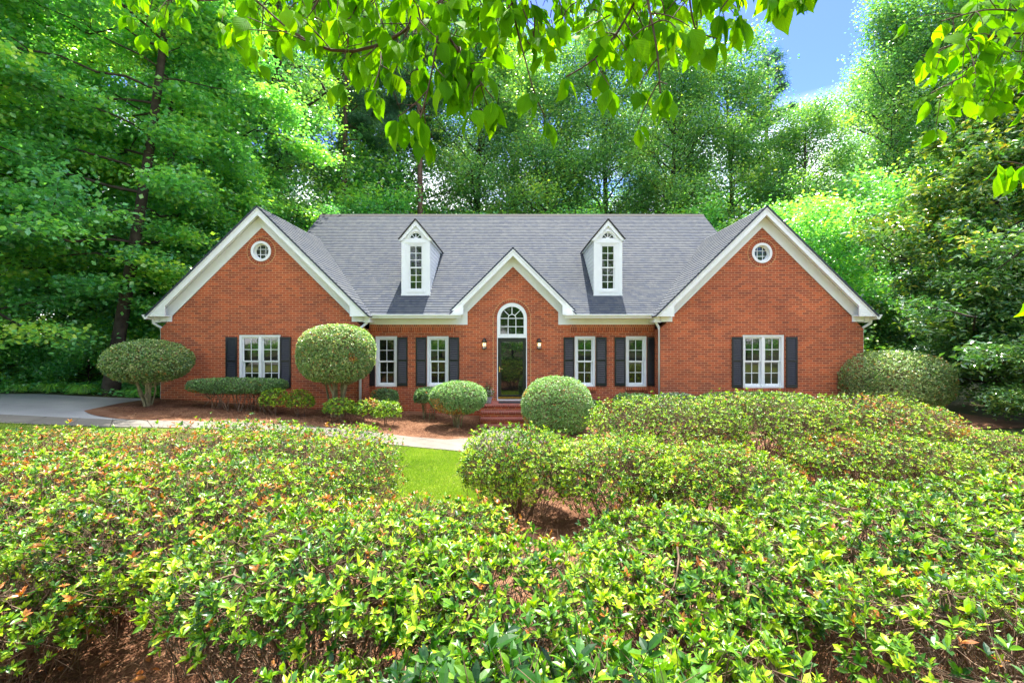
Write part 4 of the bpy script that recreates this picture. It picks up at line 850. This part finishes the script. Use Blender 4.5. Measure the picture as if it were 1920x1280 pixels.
P = np.concatenate([scatter(80000, -5, 5.5, .8, 5.5, bed), scatter(26000, -3, 4.5, 5.2, 9, bed)]); P2 = scatter(34000, -10.9, -.95, 11.2, 14.3, lambda x, y: (y > np.interp(x, [-10.9, -9.6, -6.8, -4.2, -2.6, -1.6, -.95], [12.2, 11.4, 11.8, 11.8, 11.4, 11.3, 11.7])))
P = np.concatenate([P, P2]); n = len(P); P3 = np.c_[P, gz(P[:, 0], P[:, 1]) + rg.uniform(.02, .05, n)]; far = P[:, 1] > 10
D = nrm(np.c_[rg.normal(0, 1, (n, 2)), rg.normal(0, .22, n)]); s_ = link('pine_straw', mesh_np('pine_straw', [leaves(P3, D, np.c_[rg.normal(0, .3, (n, 2)), np.ones(n)], rg.uniform(.07, .17, n), np.where(far, .007, .0042), T_QUAD, rg.normal(0, .12, n))]), M['straw']); tag(s_, 'loose brown pine straw needles over the mulched beds', 'straw', kind='stuff')
# fallen leaves on the near bed
P = scatter(900, -4.5, 5, 1.2, 5.5, bed); n = len(P); P3 = np.c_[P, gz(P[:, 0], P[:, 1]) + .05]; s_ = link('fallen_leaves', mesh_np('fallen_leaves', [leaves(P3, np.c_[rg.normal(0, 1, (n, 2)), rg.normal(0, .2, n)], np.c_[rg.normal(0, .5, (n, 2)), np.ones(n)], rg.uniform(.05, .09, n), .035, T_LEAF, np.full(n, 9.))]), M['azalea']); tag(s_, 'dry fallen leaves lying on the straw under the near azaleas', 'leaves', kind='stuff')
# liriope clumps beyond the driveway
def lily(label, x, y, r, h, nb, seed, tone=0.2):
    rg = np.random.default_rng(seed); a = rg.uniform(0, 6.28, nb); b0 = np.stack([np.cos(a), np.sin(a), a * 0], 1) * r * .25 * rg.random((nb, 1)); o_ = rg.uniform(.5, 1.0, nb)[:, None]
    b2 = np.stack([np.cos(a) * r, np.sin(a) * r, rg.uniform(.05, .45, nb) * h], 1) * o_; b1 = b0 * .5 + b2 * .45; b1[:, 2] = h * rg.uniform(1.1, 1.9, nb); Q = curve3(b0, b1, b2, 5)
    V = []; wd = np.array([.010, .013, .012, .008, .001]); sd_ = np.stack([-np.sin(a), np.cos(a), a * 0], 1)
    V = np.stack([Q - sd_[:, None] * wd[None, :, None], Q + sd_[:, None] * wd[None, :, None]], 2).reshape(-1, 3); k = np.arange(4); f = np.stack([2 * k, 2 * k + 1, 2 * k + 3, 2 * k + 2], 1); F = (f[None] + (np.arange(nb) * 10)[:, None, None]).reshape(-1, 4)
    o = link('liriope_clump', mesh_np('liriope_clump', [(V, F, np.repeat(rg.normal(tone, .1, nb), 4), None)]), M['liriope']); o.location = (x, y, gzf(x, y)); tag(o, label, 'plant', 'grassy clumps beyond the driveway')
lily('bright grassy clump just left of the large leaning trunk', -13.75, 14.6, .55, .30, 260, 1, .3); lily('bright grassy clump second to the left of the leaning trunk', -14.75, 14.6, .5, .28, 220, 2, .25); lily('thin yellowish grassy clump, leftmost beyond the driveway', -15.6, 14.5, .42, .24, 120, 3, .2)
lily('dark green grassy clump right of the leaning trunk', -12.0, 14.9, .75, .26, 420, 4, -.05); lily('dark grassy clump nearest the left corner of the house', -11.3, 15.2, .7, .24, 380, 5, -.1); lily('dark grassy clump further back between the trunk and the house', -12.9, 15.8, .7, .3, 320, 6, -.1)

# ------------------------------------------------------------------ trees
def tree_mesh(seed, Ht, cb, R, nlimb, nleaf, leafL, leafW, tr, T=T_QUAD, flat=.45, spread=.42, upang=.5, prof=None, lean=(0, 0), wob=.25, needle=False, forks=0, tonesd=.19, tips=0, dsc=None, dirj=1.0, droop=.35, seclen=.38, nsec=7, taper=.25, shorten=None, limbthick=.30):
    rg = np.random.default_rng(seed); K = 14; zz = np.linspace(0, Ht * .97, K); ph = rg.uniform(0, 6.28, 2)
    tx = lean[0] * (zz / Ht) + wob * np.sin(zz / Ht * 5 + ph[0]) * (zz / Ht); ty = lean[1] * (zz / Ht) + wob * np.sin(zz / Ht * 4 + ph[1]) * (zz / Ht)
    TP = np.stack([tx, ty, zz], 1); TP[:, :2] -= TP[0, :2]; tr_r = tr * (1 - (1 - taper) * (zz / zz[-1]) ** .9); tr_r[0] *= 1.35; tr_r[-1] *= .3
    zz2 = zz.copy(); zz2[0] = -.15; TP[0, 2] = -.3
    ch = [tubes(TP[None], tr_r[None], 12)]
    if prof is None: prof = lambda u: np.sin(np.pi * np.clip(u * .86 + .12, 0, 1)) ** .6
    u = (np.arange(nlimb) + rg.random(nlimb)) / nlimb; u = u ** .9; zl = cb + (Ht - cb) * u * .97; az_ = np.arange(nlimb) * 2.4 + rg.normal(0, .5, nlimb)
    P0 = np.stack([np.interp(zl, zz, TP[:, 0]), np.interp(zl, zz, TP[:, 1]), zl], 1); Ll = R * prof(u) * rg.uniform(.65, 1.12, nlimb)
    Ll = Ll * (shorten(az_, zl) if shorten else 1)
    el = upang * (0.4 + u) + rg.normal(0, .12, nlimb); d0 = np.stack([np.cos(az_) * np.cos(el), np.sin(az_) * np.cos(el), np.sin(el)], 1)
    e2 = el - droop; d1 = np.stack([np.cos(az_ + rg.normal(0, .3, nlimb)) * np.cos(e2), np.sin(az_) * np.cos(e2), np.sin(e2)], 1)
    P1 = P0 + d0 * Ll[:, None] * .5; P2 = P1 + d1 * Ll[:, None] * .5; LP = curve3(P0, P1, P2, 8); LP[:, 2:-1] += rg.normal(0, .02, (nlimb, 5, 3)) * Ll[:, None, None]
    lr = np.clip(tr * limbthick * (Ll / R) * (1.1 - .5 * u), .015, None); ch.append(tubes(LP, lr[:, None] * np.linspace(1, .25, 8)[None], 6))
    # secondaries
    ns = nlimb * nsec; li = np.repeat(np.arange(nlimb), nsec); t = rg.uniform(.25, 1, ns) ** .8; idx = np.clip((t * 7).astype(int), 0, 6); fr = t * 7 - idx; S0 = LP[li, idx] * (1 - fr[:, None]) + LP[li, idx + 1] * fr[:, None]
    ld = nrm(LP[li, idx + 1] - LP[li, idx]); side = nrm(np.cross(ld, [0, 0, 1])) * rg.choice([-1, 1], ns)[:, None]; sdv = nrm(ld * rg.uniform(.3, 1, (ns, 1)) + side * rg.uniform(.3, 1.1, (ns, 1)) + rg.normal(0, .25, (ns, 3)) + [0, 0, .12])
    sl_ = Ll[li] * seclen * rg.uniform(.5, 1.2, ns) * (1.15 - .4 * t); S2 = S0 + sdv * sl_[:, None] - [0, 0, .08]; S1 = (S0 + S2) / 2 + rg.normal(0, .06, (ns, 3)) * sl_[:, None] + [0, 0, .08]; SP = curve3(S0, S1, S2, 5); ch.append(tubes(SP, np.clip(lr[li] * .4, .008, None)[:, None] * np.linspace(1, .3, 5)[None], 4))
    # leaves along the outer secondaries
    wts = sl_ / sl_.sum(); k = rg.choice(ns, nleaf, p=wts); tt = rg.uniform(.25, 1.08, nleaf); j = np.clip((tt * 4).astype(int), 0, 3); f = tt * 4 - j; C = SP[k, j] * (1 - f[:, None]) + SP[k, j + 1] * f[:, None]
    ctone = rg.normal(0, tonesd, ns)
    if needle:
        nt = rg.integers(2, 5); C = C + rg.normal(0, spread, (nleaf, 3)) * [1, 1, flat]; D = nrm(rg.normal(size=(nleaf, 3)) + [0, 0, .5]); Nn = rg.normal(size=(nleaf, 3))
    else:
        C = C + rg.normal(0, spread, (nleaf, 3)) * [1, 1, flat]; D = nrm(np.c_[rg.normal(0, 1, (nleaf, 2)), rg.normal(-.25, .35, nleaf)]); Nn = nrm(rg.normal(0, .5 * dirj, (nleaf, 3)) + [0, 0, 1])
    C[:, 2] = np.maximum(C[:, 2], .15)
    sz = rg.uniform(.65, 1.25, nleaf); tn = ctone[k] + rg.normal(0, .05, nleaf)
    if tips: tn = np.where((tt > .78) & (rg.random(nleaf) < tips) & (u[li[k]] > .18), 9., tn)
    lv = leaves(C, D, Nn, leafL * sz, leafW * sz, T, tn)
    return mesh_np('trunk', ch, True), mesh_np('crown', [lv])
def place(meshes, name, label, cat, x, y, mats, s=1, rz=0, group=None, z=None, sz=None):
    first = not meshes[0].materials
    if first: meshes[0].materials.append(mats[0]); meshes[1].materials.append(mats[1])
    r = thing(name, label, cat, (x, y, gzf(x, y) if z is None else z), group); r.rotation_euler = (0, 0, rz); r.scale = (s, s, sz or s)
    for nm, me in (('trunk', meshes[0]), ('crown', meshes[1])): o = bpy.data.objects.new(nm, me); COL.objects.link(o); o.parent = r
    return r
BARK, PBARK = M['bark'], M['barkpine']
QF = 1.0
# left: big broadleaf trees beyond the driveway
m1 = tree_mesh(101, 19, 2.6, 6.0, 60, int(100000 * QF), .15, .12, .205, lean=(2.6, .5), shorten=lambda a, z: np.where((np.cos(a) > .1) & (z < 10), .3, np.where(np.cos(a) > .1, .68, 1)), upang=.35, flat=.35, spread=.38, prof=lambda u: np.clip(1.05 - .35 * u, .3, 1) * (1 - .75 * np.clip(u - .6, 0, 1) / .4), droop=.6, limbthick=.26)
place(m1, 'shade_tree', 'large leaning tree with dark trunk at the driveway edge, left of the house', 'tree', -13.1, 14.8, (BARK, M['maple']), rz=0)
m2 = tree_mesh(102, 22, 2.2, 6.4, 60, int(80000 * QF), .15, .12, .34, lean=(.5, 0), upang=.4, flat=.35, spread=.42, prof=lambda u: np.clip(1.0 - .5 * u, .25, 1), droop=.6)
place(m2, 'shade_tree', 'dense leafy tree with low branches at the left edge of the picture', 'tree', -20.5, 17.0, (BARK, M['maple']))
place(m1, 'shade_tree', 'tall tree with a straight dark trunk behind the leaning one', 'tree', -15.2, 20.5, (BARK, M['maple']), s=1.12, rz=2.2)
place(m2, 'shade_tree', 'dense tree filling the gap between the leaning trunk and the left gable', 'tree', -15.8, 26.5, (BARK, M['maple']), s=1.05, rz=1.1)
place(m2, 'shade_tree', 'overhanging tree whose sunlit boughs fill the top left corner', 'tree', -17.2, 13.0, (BARK, M['maple']), s=.95, rz=3.9)
place(m2, 'shade_tree', 'leafy tree behind the driveway, far left and further back', 'tree', -26.5, 24.0, (BARK, M['maple']), s=1.0, rz=5.2)
# tree mesh for the poplar wood
p1 = tree_mesh(111, 27, 5, 5.2, 60, int(62000 * QF), .165, .135, .30, upang=.85, flat=.85, spread=.60, prof=lambda u: np.sin(np.pi * np.clip(u * .72 + .2, 0, 1)) ** .5)
p2 = tree_mesh(112, 25, 4, 5.6, 56, int(62000 * QF), .165, .135, .28, upang=.9, flat=.85, spread=.62, prof=lambda u: np.sin(np.pi * np.clip(u * .68 + .2, 0, 1)) ** .5)
p3 = tree_mesh(113, 21, 2.5, 5.0, 56, int(60000 * QF), .16, .13, .24, upang=.8, flat=.8, spread=.55, prof=lambda u: np.clip(1.05 - .55 * u ** 2, .2, 1))
fk = tree_mesh(114, 27, 9, 6.0, 30, int(36000 * QF), .15, .12, .42, upang=1.0, flat=.6, spread=.5, lean=(1.3, 0), wob=.6, limbthick=.5)
pn = tree_mesh(115, 28, 15.5, 3.6, 40, int(42000 * QF), .26, .035, .24, T=T_QUAD, needle=True, upang=.3, flat=.6, spread=.20, prof=lambda u: np.clip(1 - .8 * u, .2, 1), wob=.15, taper=.45, nsec=6)
place(fk, 'forked_tree', 'tall tree with forking dark limbs rising behind the left gable', 'tree', -13.4, 23.8, (BARK, M['poplar']), s=.92)
GP = 'tall pines behind the house'; GW = 'tall poplars behind the house'
place(pn, 'pine_tree', 'slim pine trunk just right of the left gable, behind the roof', 'tree', -11.6, 31.5, (PBARK, M['pine']), group=GP)
place(pn, 'pine_tree', 'bare pine trunk above the left dormer', 'tree', -6.3, 31.0, (PBARK, M['pine']), rz=2, group=GP, s=1.03)
place(pn, 'pine_tree', 'pine with dark bristly top standing above the trees right of centre', 'tree', 21.8, 39.0, (PBARK, M['pine']), rz=4, group=GP, s=.98)
spots = [(-8.8, 36, p2, 1.08, 'tall poplar behind the left dormer, between the two pines'), (-2.6, 34.5, p1, 1.03, 'tall poplar behind the roof, left of its middle'), (2.6, 33.5, p3, 1.05, 'shorter bushy poplar directly behind the middle of the roof ridge'),
         (7.2, 34.5, p2, 1.02, 'tall poplar behind the right dormer'), (11.6, 33.0, p1, .90, 'poplar with light green top behind the right end of the ridge'), (16.2, 33.5, p3, 1.08, 'pale sunlit poplar behind the right gable'),
         (18.6, 29.0, p3, .78, 'small bright poplar between the right gable and the magnolia'), (28.2, 33.5, p1, 1.0, 'tall poplar reaching the top of the sky gap, right of the right gable'), (31.5, 31.0, p2, 1.12, 'tall poplar above the magnolia at the right edge'),
         (38.5, 36.0, p1, 1.15, 'poplar at the far right edge of the wood'), (.4, 43, p2, 1.15, 'far poplar behind the middle of the house'),
         (13.6, 43, p2, .98, 'far poplar right of the right dormer'), (36.0, 44, p2, 1.1, 'farthest poplar at the right'), (-14.5, 38, p1, 1.1, 'tall poplar behind the forked tree'),
         (-21.0, 33, p2, 1.05, 'tall poplar behind the left shade trees'), (-28.0, 35, p1, 1.05, 'tall poplar at the far left of the wood'), (-36, 33, p2, 1.1, 'leftmost tall poplar of the wood'),]
for i, (x, y, ms, s, lb) in enumerate(spots): place(ms, 'poplar_tree', lb, 'tree', x, y, (BARK, M['poplar']), s=s, rz=i * 2.1 + .5, group=GW)
# understory
us = tree_mesh(121, 6.5, .3, 3.0, 46, int(24000 * QF), .13, .10, .09, upang=.7, flat=.7, spread=.32, prof=lambda u: np.clip(1.05 - .45 * u, .3, 1), nsec=6)
GU = 'understory trees at the edge of the wood'
ul = [(-12.2, 19.5, 1.0, 'low understory tree behind the left corner of the house'), (-16.5, 18.0, .95, 'low dark understory tree left of the leaning trunk'), (-20.5, 21.5, 1.2, 'understory tree deep in the shade at the left'), (-24.5, 18.5, 1.1, 'understory tree at the far left beyond the driveway'),
      (-14.0, 24, 1.3, 'understory tree behind the leaning trunk'), (-19, 28, 1.5, 'taller understory tree far back at the left'), (-26, 30, 1.6, 'understory tree furthest back at the far left'), (-9, 30, 1.6, 'understory tree hidden behind the left end of the roof'),
      (-2, 31, 1.5, 'understory tree seen just over the roof ridge, left of its middle'), (4.5, 30.5, 1.45, 'understory tree just over the roof ridge, right of its middle'), (11.5, 29.5, 1.45, 'understory tree behind the right end of the ridge'), (15.5, 25, 1.35, 'understory tree behind the slope of the right gable'),
      (20.5, 24.5, 1.5, 'understory tree behind the magnolia'), (14.2, 20.5, 1.1, 'low understory tree between the right gable and the magnolia'), (27, 25, 1.6, 'understory tree at the far right behind the magnolia'), (-32, 24, 1.5, 'understory tree at the left end of the wood')]
for i, (x, y, s, lb) in enumerate(ul): place(us, 'understory_tree', lb, 'tree', x, y, (BARK, M['maple'] if True else 0), s=s, rz=i * 1.7, group=GU)
for i, (x, y) in enumerate([(-7.5, 40), (-.5, 41), (6, 40.5), (11.5, 41), (17, 40), (22, 38), (27, 39), (-13, 38), (-9.8, 34.5), (-5.2, 36)]):
    place(us, 'understory_tree', 'round leafy tree low in the wood behind the roof, %s' % ['second from the left', 'third from the left', 'fourth from the left', 'fifth from the left', 'sixth from the left', 'seventh from the left', 'rightmost', 'leftmost', 'nearest the left gable', 'behind left dormer'][i], 'tree', x, y, (BARK, M['poplar']), s=1.75 + .2 * (i % 3), rz=i * 1.3, group='round trees low in the far wood')
# low shade plants under the left trees
sh = tree_mesh(122, 2.2, .1, 1.5, 40, 13000, .11, .085, .035, upang=.8, flat=.8, spread=.2, prof=lambda u: np.clip(1.05 - .5 * u, .3, 1), nsec=5)
for i, (x, y, s, lb) in enumerate([(-12.6, 17.6, 1.0, 'low dark shrub between the leaning trunk and the house'), (-15.4, 16.6, .9, 'low dark shrub right behind the thin yellowish grassy clump'), (-17.6, 15.6, .95, 'low dark shrub left of the grassy clumps by the driveway'), (-19.8, 16.2, 1.1, 'low dark shrub beyond the driveway, second from the left edge'), (-22.4, 16.0, 1.15, 'low dark shrub beyond the driveway at the left edge'), (-14.2, 18.6, 1.3, 'low dark shrub behind the leaning trunk'), (-17.6, 19.6, 1.4, 'low dark shrub deep in the shade at the left'), (-11.9, 21.5, 1.4, 'low dark shrub behind the left corner of the house, further back'), (-24.5, 20.5, 1.5, 'low dark shrub deep in the shade at the far left')]):
    place(sh, 'shade_shrub', lb, 'shrub', x, y, (BARK, M['maple']), s=s, rz=i * 1.9, group='low shrubs under the left trees')
rg = np.random.default_rng(15); n = 60000; P = np.stack([rg.uniform(-34, -11.4, n), rg.uniform(14.3, 30, n)], 1); P3 = np.c_[P, gz(P[:, 0], P[:, 1]) + rg.uniform(.02, .22, n)]
s_ = link('ground_ivy', mesh_np('ground_ivy', [leaves(P3, np.c_[rg.normal(0, 1, (n, 2)), rg.normal(0, .3, n)], np.c_[rg.normal(0, .5, (n, 2)), np.ones(n)], rg.uniform(.09, .16, n), .10, T_QUAD, rg.normal(-.1, .1, n))]), M['maple']); tag(s_, 'dark ivy covering the ground under the left trees', 'ground cover', kind='stuff')
# magnolia
mg = tree_mesh(131, 11.2, .5, 5.3, 96, int(85000 * QF), .20, .085, .22, T=T_FOLD, upang=.55, flat=.7, spread=.20, prof=lambda u: np.clip(1.05 - .92 * u, .12, 1), droop=.15, dirj=1.7, tonesd=.08, nsec=9, tips=.34)
# new yellow shoot tips
place(mg, 'magnolia_tree', 'broad glossy magnolia with yellowish leaf tips right of the house', 'tree', 16.9, 16.0, (BARK, M['magnolia']), s=1.05)
ms_ = tree_mesh(132, 4.6, .2, 2.9, 60, int(30000 * QF), .16, .07, .12, T=T_FOLD, upang=.55, flat=.7, spread=.2, prof=lambda u: np.clip(1.05 - .7 * u, .2, 1), droop=.15, dirj=1.6, tonesd=.06)
place(ms_, 'magnolia_tree', 'low dark green magnolia boughs reaching down at the right edge', 'tree', 15.4, 14.4, (BARK, M['magnolia']), rz=1)
place(ms_, 'magnolia_tree', 'lowest magnolia boughs behind the sloping azalea at the right edge', 'tree', 14.1, 10.9, (BARK, M['magnolia']), s=.66, rz=3)
# trees across the street, mirrored in the window panes
for i, (x, y, ms, s) in enumerate([(-20, -25, p3, 1.0), (-9, -27, p3, 1.1), (2.5, -25, p3, 1.05), (13, -27, p3, 1.1), (24, -25, p3, 1.0), (-31, -27, p3, 1.0)]):
    place(ms, 'street_tree', ['bushy tree across the road mirrored in the left window', 'bushy tree across the road, second from the left', 'bushy tree across the road opposite the front door', 'bushy tree across the road, right of the one opposite the door', 'bushy tree across the road, rightmost', 'bushy tree across the road, leftmost'][i], 'tree', x, y, (BARK, M['poplar']), s=s, rz=i * 1.3, group='trees across the road')

for i, x in enumerate([-26, -19, -13, -6.5, 0, 6.5, 13, 20, 27]):
    place(us, 'understory_tree', 'low bushy tree across the road, mirrored in the panes, %s from the left' % ['first', 'second', 'third', 'fourth', 'fifth', 'sixth', 'seventh', 'eighth', 'ninth'][i], 'tree', x, -23.5 - (i % 2) * 1.5, (BARK, M['maple']), s=1.25, rz=i * 2.3, group='low trees across the road')
# ------------------------------------------------------------------ overhanging dogwood
def W3(px, py, d): return np.array([(px - 960) * d / FP, d, H + (640 - py) * d / FP])
dog = thing('dogwood_tree', 'dogwood whose backlit leafy branches hang into the top of the picture', 'tree', (1.1, -2.2, gzf(1.1, -2.2)))
o0 = np.array([1.1, -2.2, gzf(1.1, -2.2)])
rg = np.random.default_rng(77); tch = []; LP_, LD_, LN_, LS_ = [], [], [], []
def path(pts, n):
    P = np.array([W3(*p) for p in pts]); d = np.r_[0, np.cumsum(np.linalg.norm(np.diff(P, axis=0), axis=1))]; t = np.linspace(0, d[-1], n); Q = np.stack([np.interp(t, d, P[:, i]) for i in range(3)], 1)
    for _ in range(3): Q = np.concatenate([Q[:1], (Q[:-2] + 2 * Q[1:-1] + Q[2:]) / 4, Q[-1:]])
    return Q
def hang(p, n, sz, horiz=.45, side=None):
    for _ in range(n):
        a = rg.uniform(0, 6.28); out_ = np.array([math.cos(a), math.sin(a), 0]); 
        if side is not None: out_ = out_ * .5 + side * rg.choice([-1, 1]) * .8
        D = out_ * rg.uniform(.15, .75) * horiz * 1.6 + np.array([0, 0, -1.0]) * rg.uniform(.5, 1); D /= np.linalg.norm(D)
        pet = p + D * .010; LP_.append(pet); LD_.append(D); LN_.append(nrm(np.array([rg.normal(0, .8), -abs(rg.normal(.5, .6)), rg.normal(.55, .35)]))); LS_.append(sz * rg.uniform(.50, 1.12))
def branch(pts, r0, r1, side_n=10, tw=.10, sz=.070, leafn=4, horiz=.45, from_=.0):
    n = 26; Q = path(pts, n); tch.append(tubes(Q[None], np.linspace(r0, r1, n)[None], 7))
    for i in range(side_n):
        k = rg.integers(int(n * from_), n - 1); b = Q[k]; t_ = nrm(Q[min(k + 1, n - 1)] - Q[k - 1]); v = nrm(np.cross(t_, rg.normal(size=3))) + t_ * .7; v = nrm(v + [0, 0, -.35]); L_ = tw * rg.uniform(.4, 1.4); c_ = b + v * L_ * .5 + rg.normal(0, .008, 3); e_ = b + v * L_ + [0, 0, -.02 * rg.random()]
        q = curve3(b[None], c_[None], e_[None], 5); tch.append(tubes(q, np.linspace(.0018, .001, 5)[None], 5)); hang(e_, leafn, sz, horiz); 
        if rg.random() < .6: hang(q[0, 2], 2, sz * .9, horiz)
    hang(Q[-1], leafn, sz, horiz)
    return Q
branch([(1020, -420, 1.6), (960, -180, 1.5), (830, 8, 1.35), (740, 75, 1.3), (660, 113, 1.25), (600, 103, 1.2), (520, 40, 1.25), (470, -10, 1.3)], .011, .0022, 34, .12, .070)
branch([(900, -300, 1.4), (840, -120, 1.3), (827, 20, 1.2), (815, 110, 1.15), (803, 170, 1.1), (788, 222, 1.08)], .007, .0016, 26, .09, .072)
branch([(1330, -420, 1.5), (1260, -150, 1.3), (1195, 0, 1.25), (1140, 90, 1.2), (1105, 128, 1.17), (1062, 144, 1.15)], .008, .0018, 20, .10, .071)
branch([(1190, -300, 1.3), (1195, -100, 1.2), (1218, 20, 1.1), (1234, 100, 1.05), (1238, 175, 1.0)], .006, .0016, 20, .09, .068)
branch([(827, 50, 1.2), (870, 110, 1.15), (905, 160, 1.1), (925, 185, 1.1)], .0035, .0015, 14, .07, .072)
branch([(960, -200, 1.3), (955, -20, 1.2), (968, 50, 1.2), (1000, 170, 1.1)], .004, .0014, 13, .08, .068)
branch([(560, -200, 1.9), (640, -60, 1.7), (700, 30, 1.5), (720, 120, 1.35), (700, 165, 1.3)], .006, .0015, 16, .12, .070)
branch([(1330, -150, 1.2), (1290, -20, 1.1), (1300, 50, 1.1), (1320, 85, 1.1)], .005, .0015, 15, .08, .068)
branch([(1520, -160, 1.1), (1450, -60, 1.1), (1380, -20, 1.1), (1350, 20, 1.1)], .005, .0015, 12, .06, .085)
branch([(1560, -120, 1.0), (1500, -40, 1.0), (1440, -15, 1.0)], .003, .0014, 3, .03, .085)
branch([(1620, -140, 1.0), (1520, -40, 1.0), (1500, -5, 1.0)], .003, .0014, 2, .02, .06)
branch([(700, -250, 2.6), (520, -60, 2.4), (430, 5, 2.3), (350, 0, 2.2), (255, -5, 2.1)], .008, .0018, 44, .14, .082)
branch([(620, -160, 2.2), (520, -20, 2.1), (470, 35, 2.0), (440, 40, 2.0)], .006, .0016, 26, .15, .085)
branch([(760, -260, 2.3), (640, -80, 2.1), (590, 10, 2.0), (560, 60, 1.9)], .006, .0016, 30, .16, .078)
# canopy fill along the top of the frame
for i in range(520):
    x = rg.uniform(560, 1370); lim = np.interp(x, [560, 620, 700, 800, 900, 1000, 1090, 1150, 1240, 1300, 1340, 1370], [60, 105, 110, 100, 110, 110, 70, 70, 110, 100, 40, 10]); y = rg.uniform(-160, lim) ; d = rg.uniform(1.15, 2.0)
    b = W3(x, y - 40, d); e_ = W3(x + rg.normal(0, 25), y, d + rg.normal(0, .04)); q = curve3(b[None], ((b + e_) / 2 + rg.normal(0, .012, 3))[None], e_[None], 5); tch.append(tubes(q, np.linspace(.0022, .001, 5)[None], 5)); hang(e_, rg.integers(3, 5), .068, .85)
# right cluster: seen from below, leaves held flatter
RB = [([(2250, 20, 1.9), (2050, 40, 1.8), (1920, 22, 1.7), (1850, 15, 1.65), (1765, 40, 1.6)], 30), ([(2250, 160, 1.9), (2050, 150, 1.8), (1920, 135, 1.7), (1830, 130, 1.65), (1745, 175, 1.6)], 34), ([(2250, 80, 1.8), (2060, 60, 1.7), (1900, 62, 1.6), (1800, 78, 1.55), (1728, 105, 1.55)], 32), ([(2250, -60, 2.0), (2050, -20, 1.9), (1900, -30, 1.8), (1770, -10, 1.7)], 22), ([(2200, 120, 1.9), (2050, 100, 1.9), (1950, 95, 1.8), (1850, 100, 1.8), (1800, 140, 1.8)], 26)]
for pts, k in RB: branch(pts, .007, .0018, int(k * 1.7), .12, .074, 3, .8)
branch([(2250, 270, 1.3), (2060, 300, 1.25), (1960, 305, 1.2), (1905, 315, 1.2)], .004, .0015, 5, .05, .085, 3, .7, .6)
branch([(2250, 520, 1.2), (2060, 540, 1.15), (1970, 548, 1.1), (1925, 556, 1.1)], .004, .0015, 2, .03, .07, 2, .7, .8)
# the crown above and behind the picture: it dapples the nearest shrubs
for i in range(2300):
    y = rg.uniform(-5, 5.4); x = rg.uniform(-6, 5.5)
    if y > 3.6 and x > -1.0: continue
    x = x  ; z = max(4.3, 2.5 + .78 * max(y, 0) + .25) + rg.uniform(0, 1.7)
    if fbm(np.array([[x, y, z]]), .55, 4)[0] < -.12: continue
    b_ = np.array([x, y, z]); hang(b_, 4, .10, 1.0)
    if i % 3 == 0: tch.append(tubes(np.stack([b_ + rg.normal(0, .3, 3) + [0, 0, .3], b_ + [0, 0, .1], b_])[None], np.array([[.006, .003, .0015]]), 3))
# limbs gathering to the trunk
fork = np.array([.9, -1.6, 3.6]); tk = np.stack([o0, o0 + [.05, .1, 1.0], [1.05, -1.95, 2.2], fork]); t_ = np.linspace(0, 1, 10); tkp = np.stack([np.interp(t_, np.linspace(0, 1, 4), tk[:, i]) for i in range(3)], 1); tch.append(tubes(tkp[None], np.linspace(.11, .075, 10)[None], 12))
for pts in [(1020, -420, 1.6), (900, -300, 1.4), (1330, -420, 1.5), (1190, -300, 1.3), (960, -200, 1.3), (560, -200, 1.9), (1330, -150, 1.2), (1520, -160, 1.1), (1560, -120, 1.0), (1620, -140, 1.0), (700, -250, 2.6), (620, -160, 2.2), (760, -260, 2.3), (2250, 20, 1.9), (2250, 160, 1.9), (2250, 80, 1.8), (2250, -60, 2.0), (2200, 120, 1.9), (2250, 270, 1.3), (2250, 520, 1.2)]:
    e_ = W3(*pts); c_ = (fork + e_) / 2 + [0, -.1, .35]; tch.append(tubes(curve3(fork[None], c_[None], e_[None], 12), np.linspace(.028, .008, 12)[None], 8))
ch = [(c[0] - o0, c[1], c[2], c[3]) for c in tch]; link('branches', mesh_np('branches', ch, True), M['dogtwig'], dog)
LPa = np.array(LP_) - o0; LDa = np.array(LD_); LNa = np.array(LN_); LSa = np.array(LS_); print('dogwood leaves', len(LSa))
lv = leaves(LPa, LDa, LNa, LSa, LSa * .56, T_DOG, rg.normal(0, .08, len(LSa)), uv=True); link('foliage', mesh_np('foliage', [lv], True), M['dogwood'], dog)
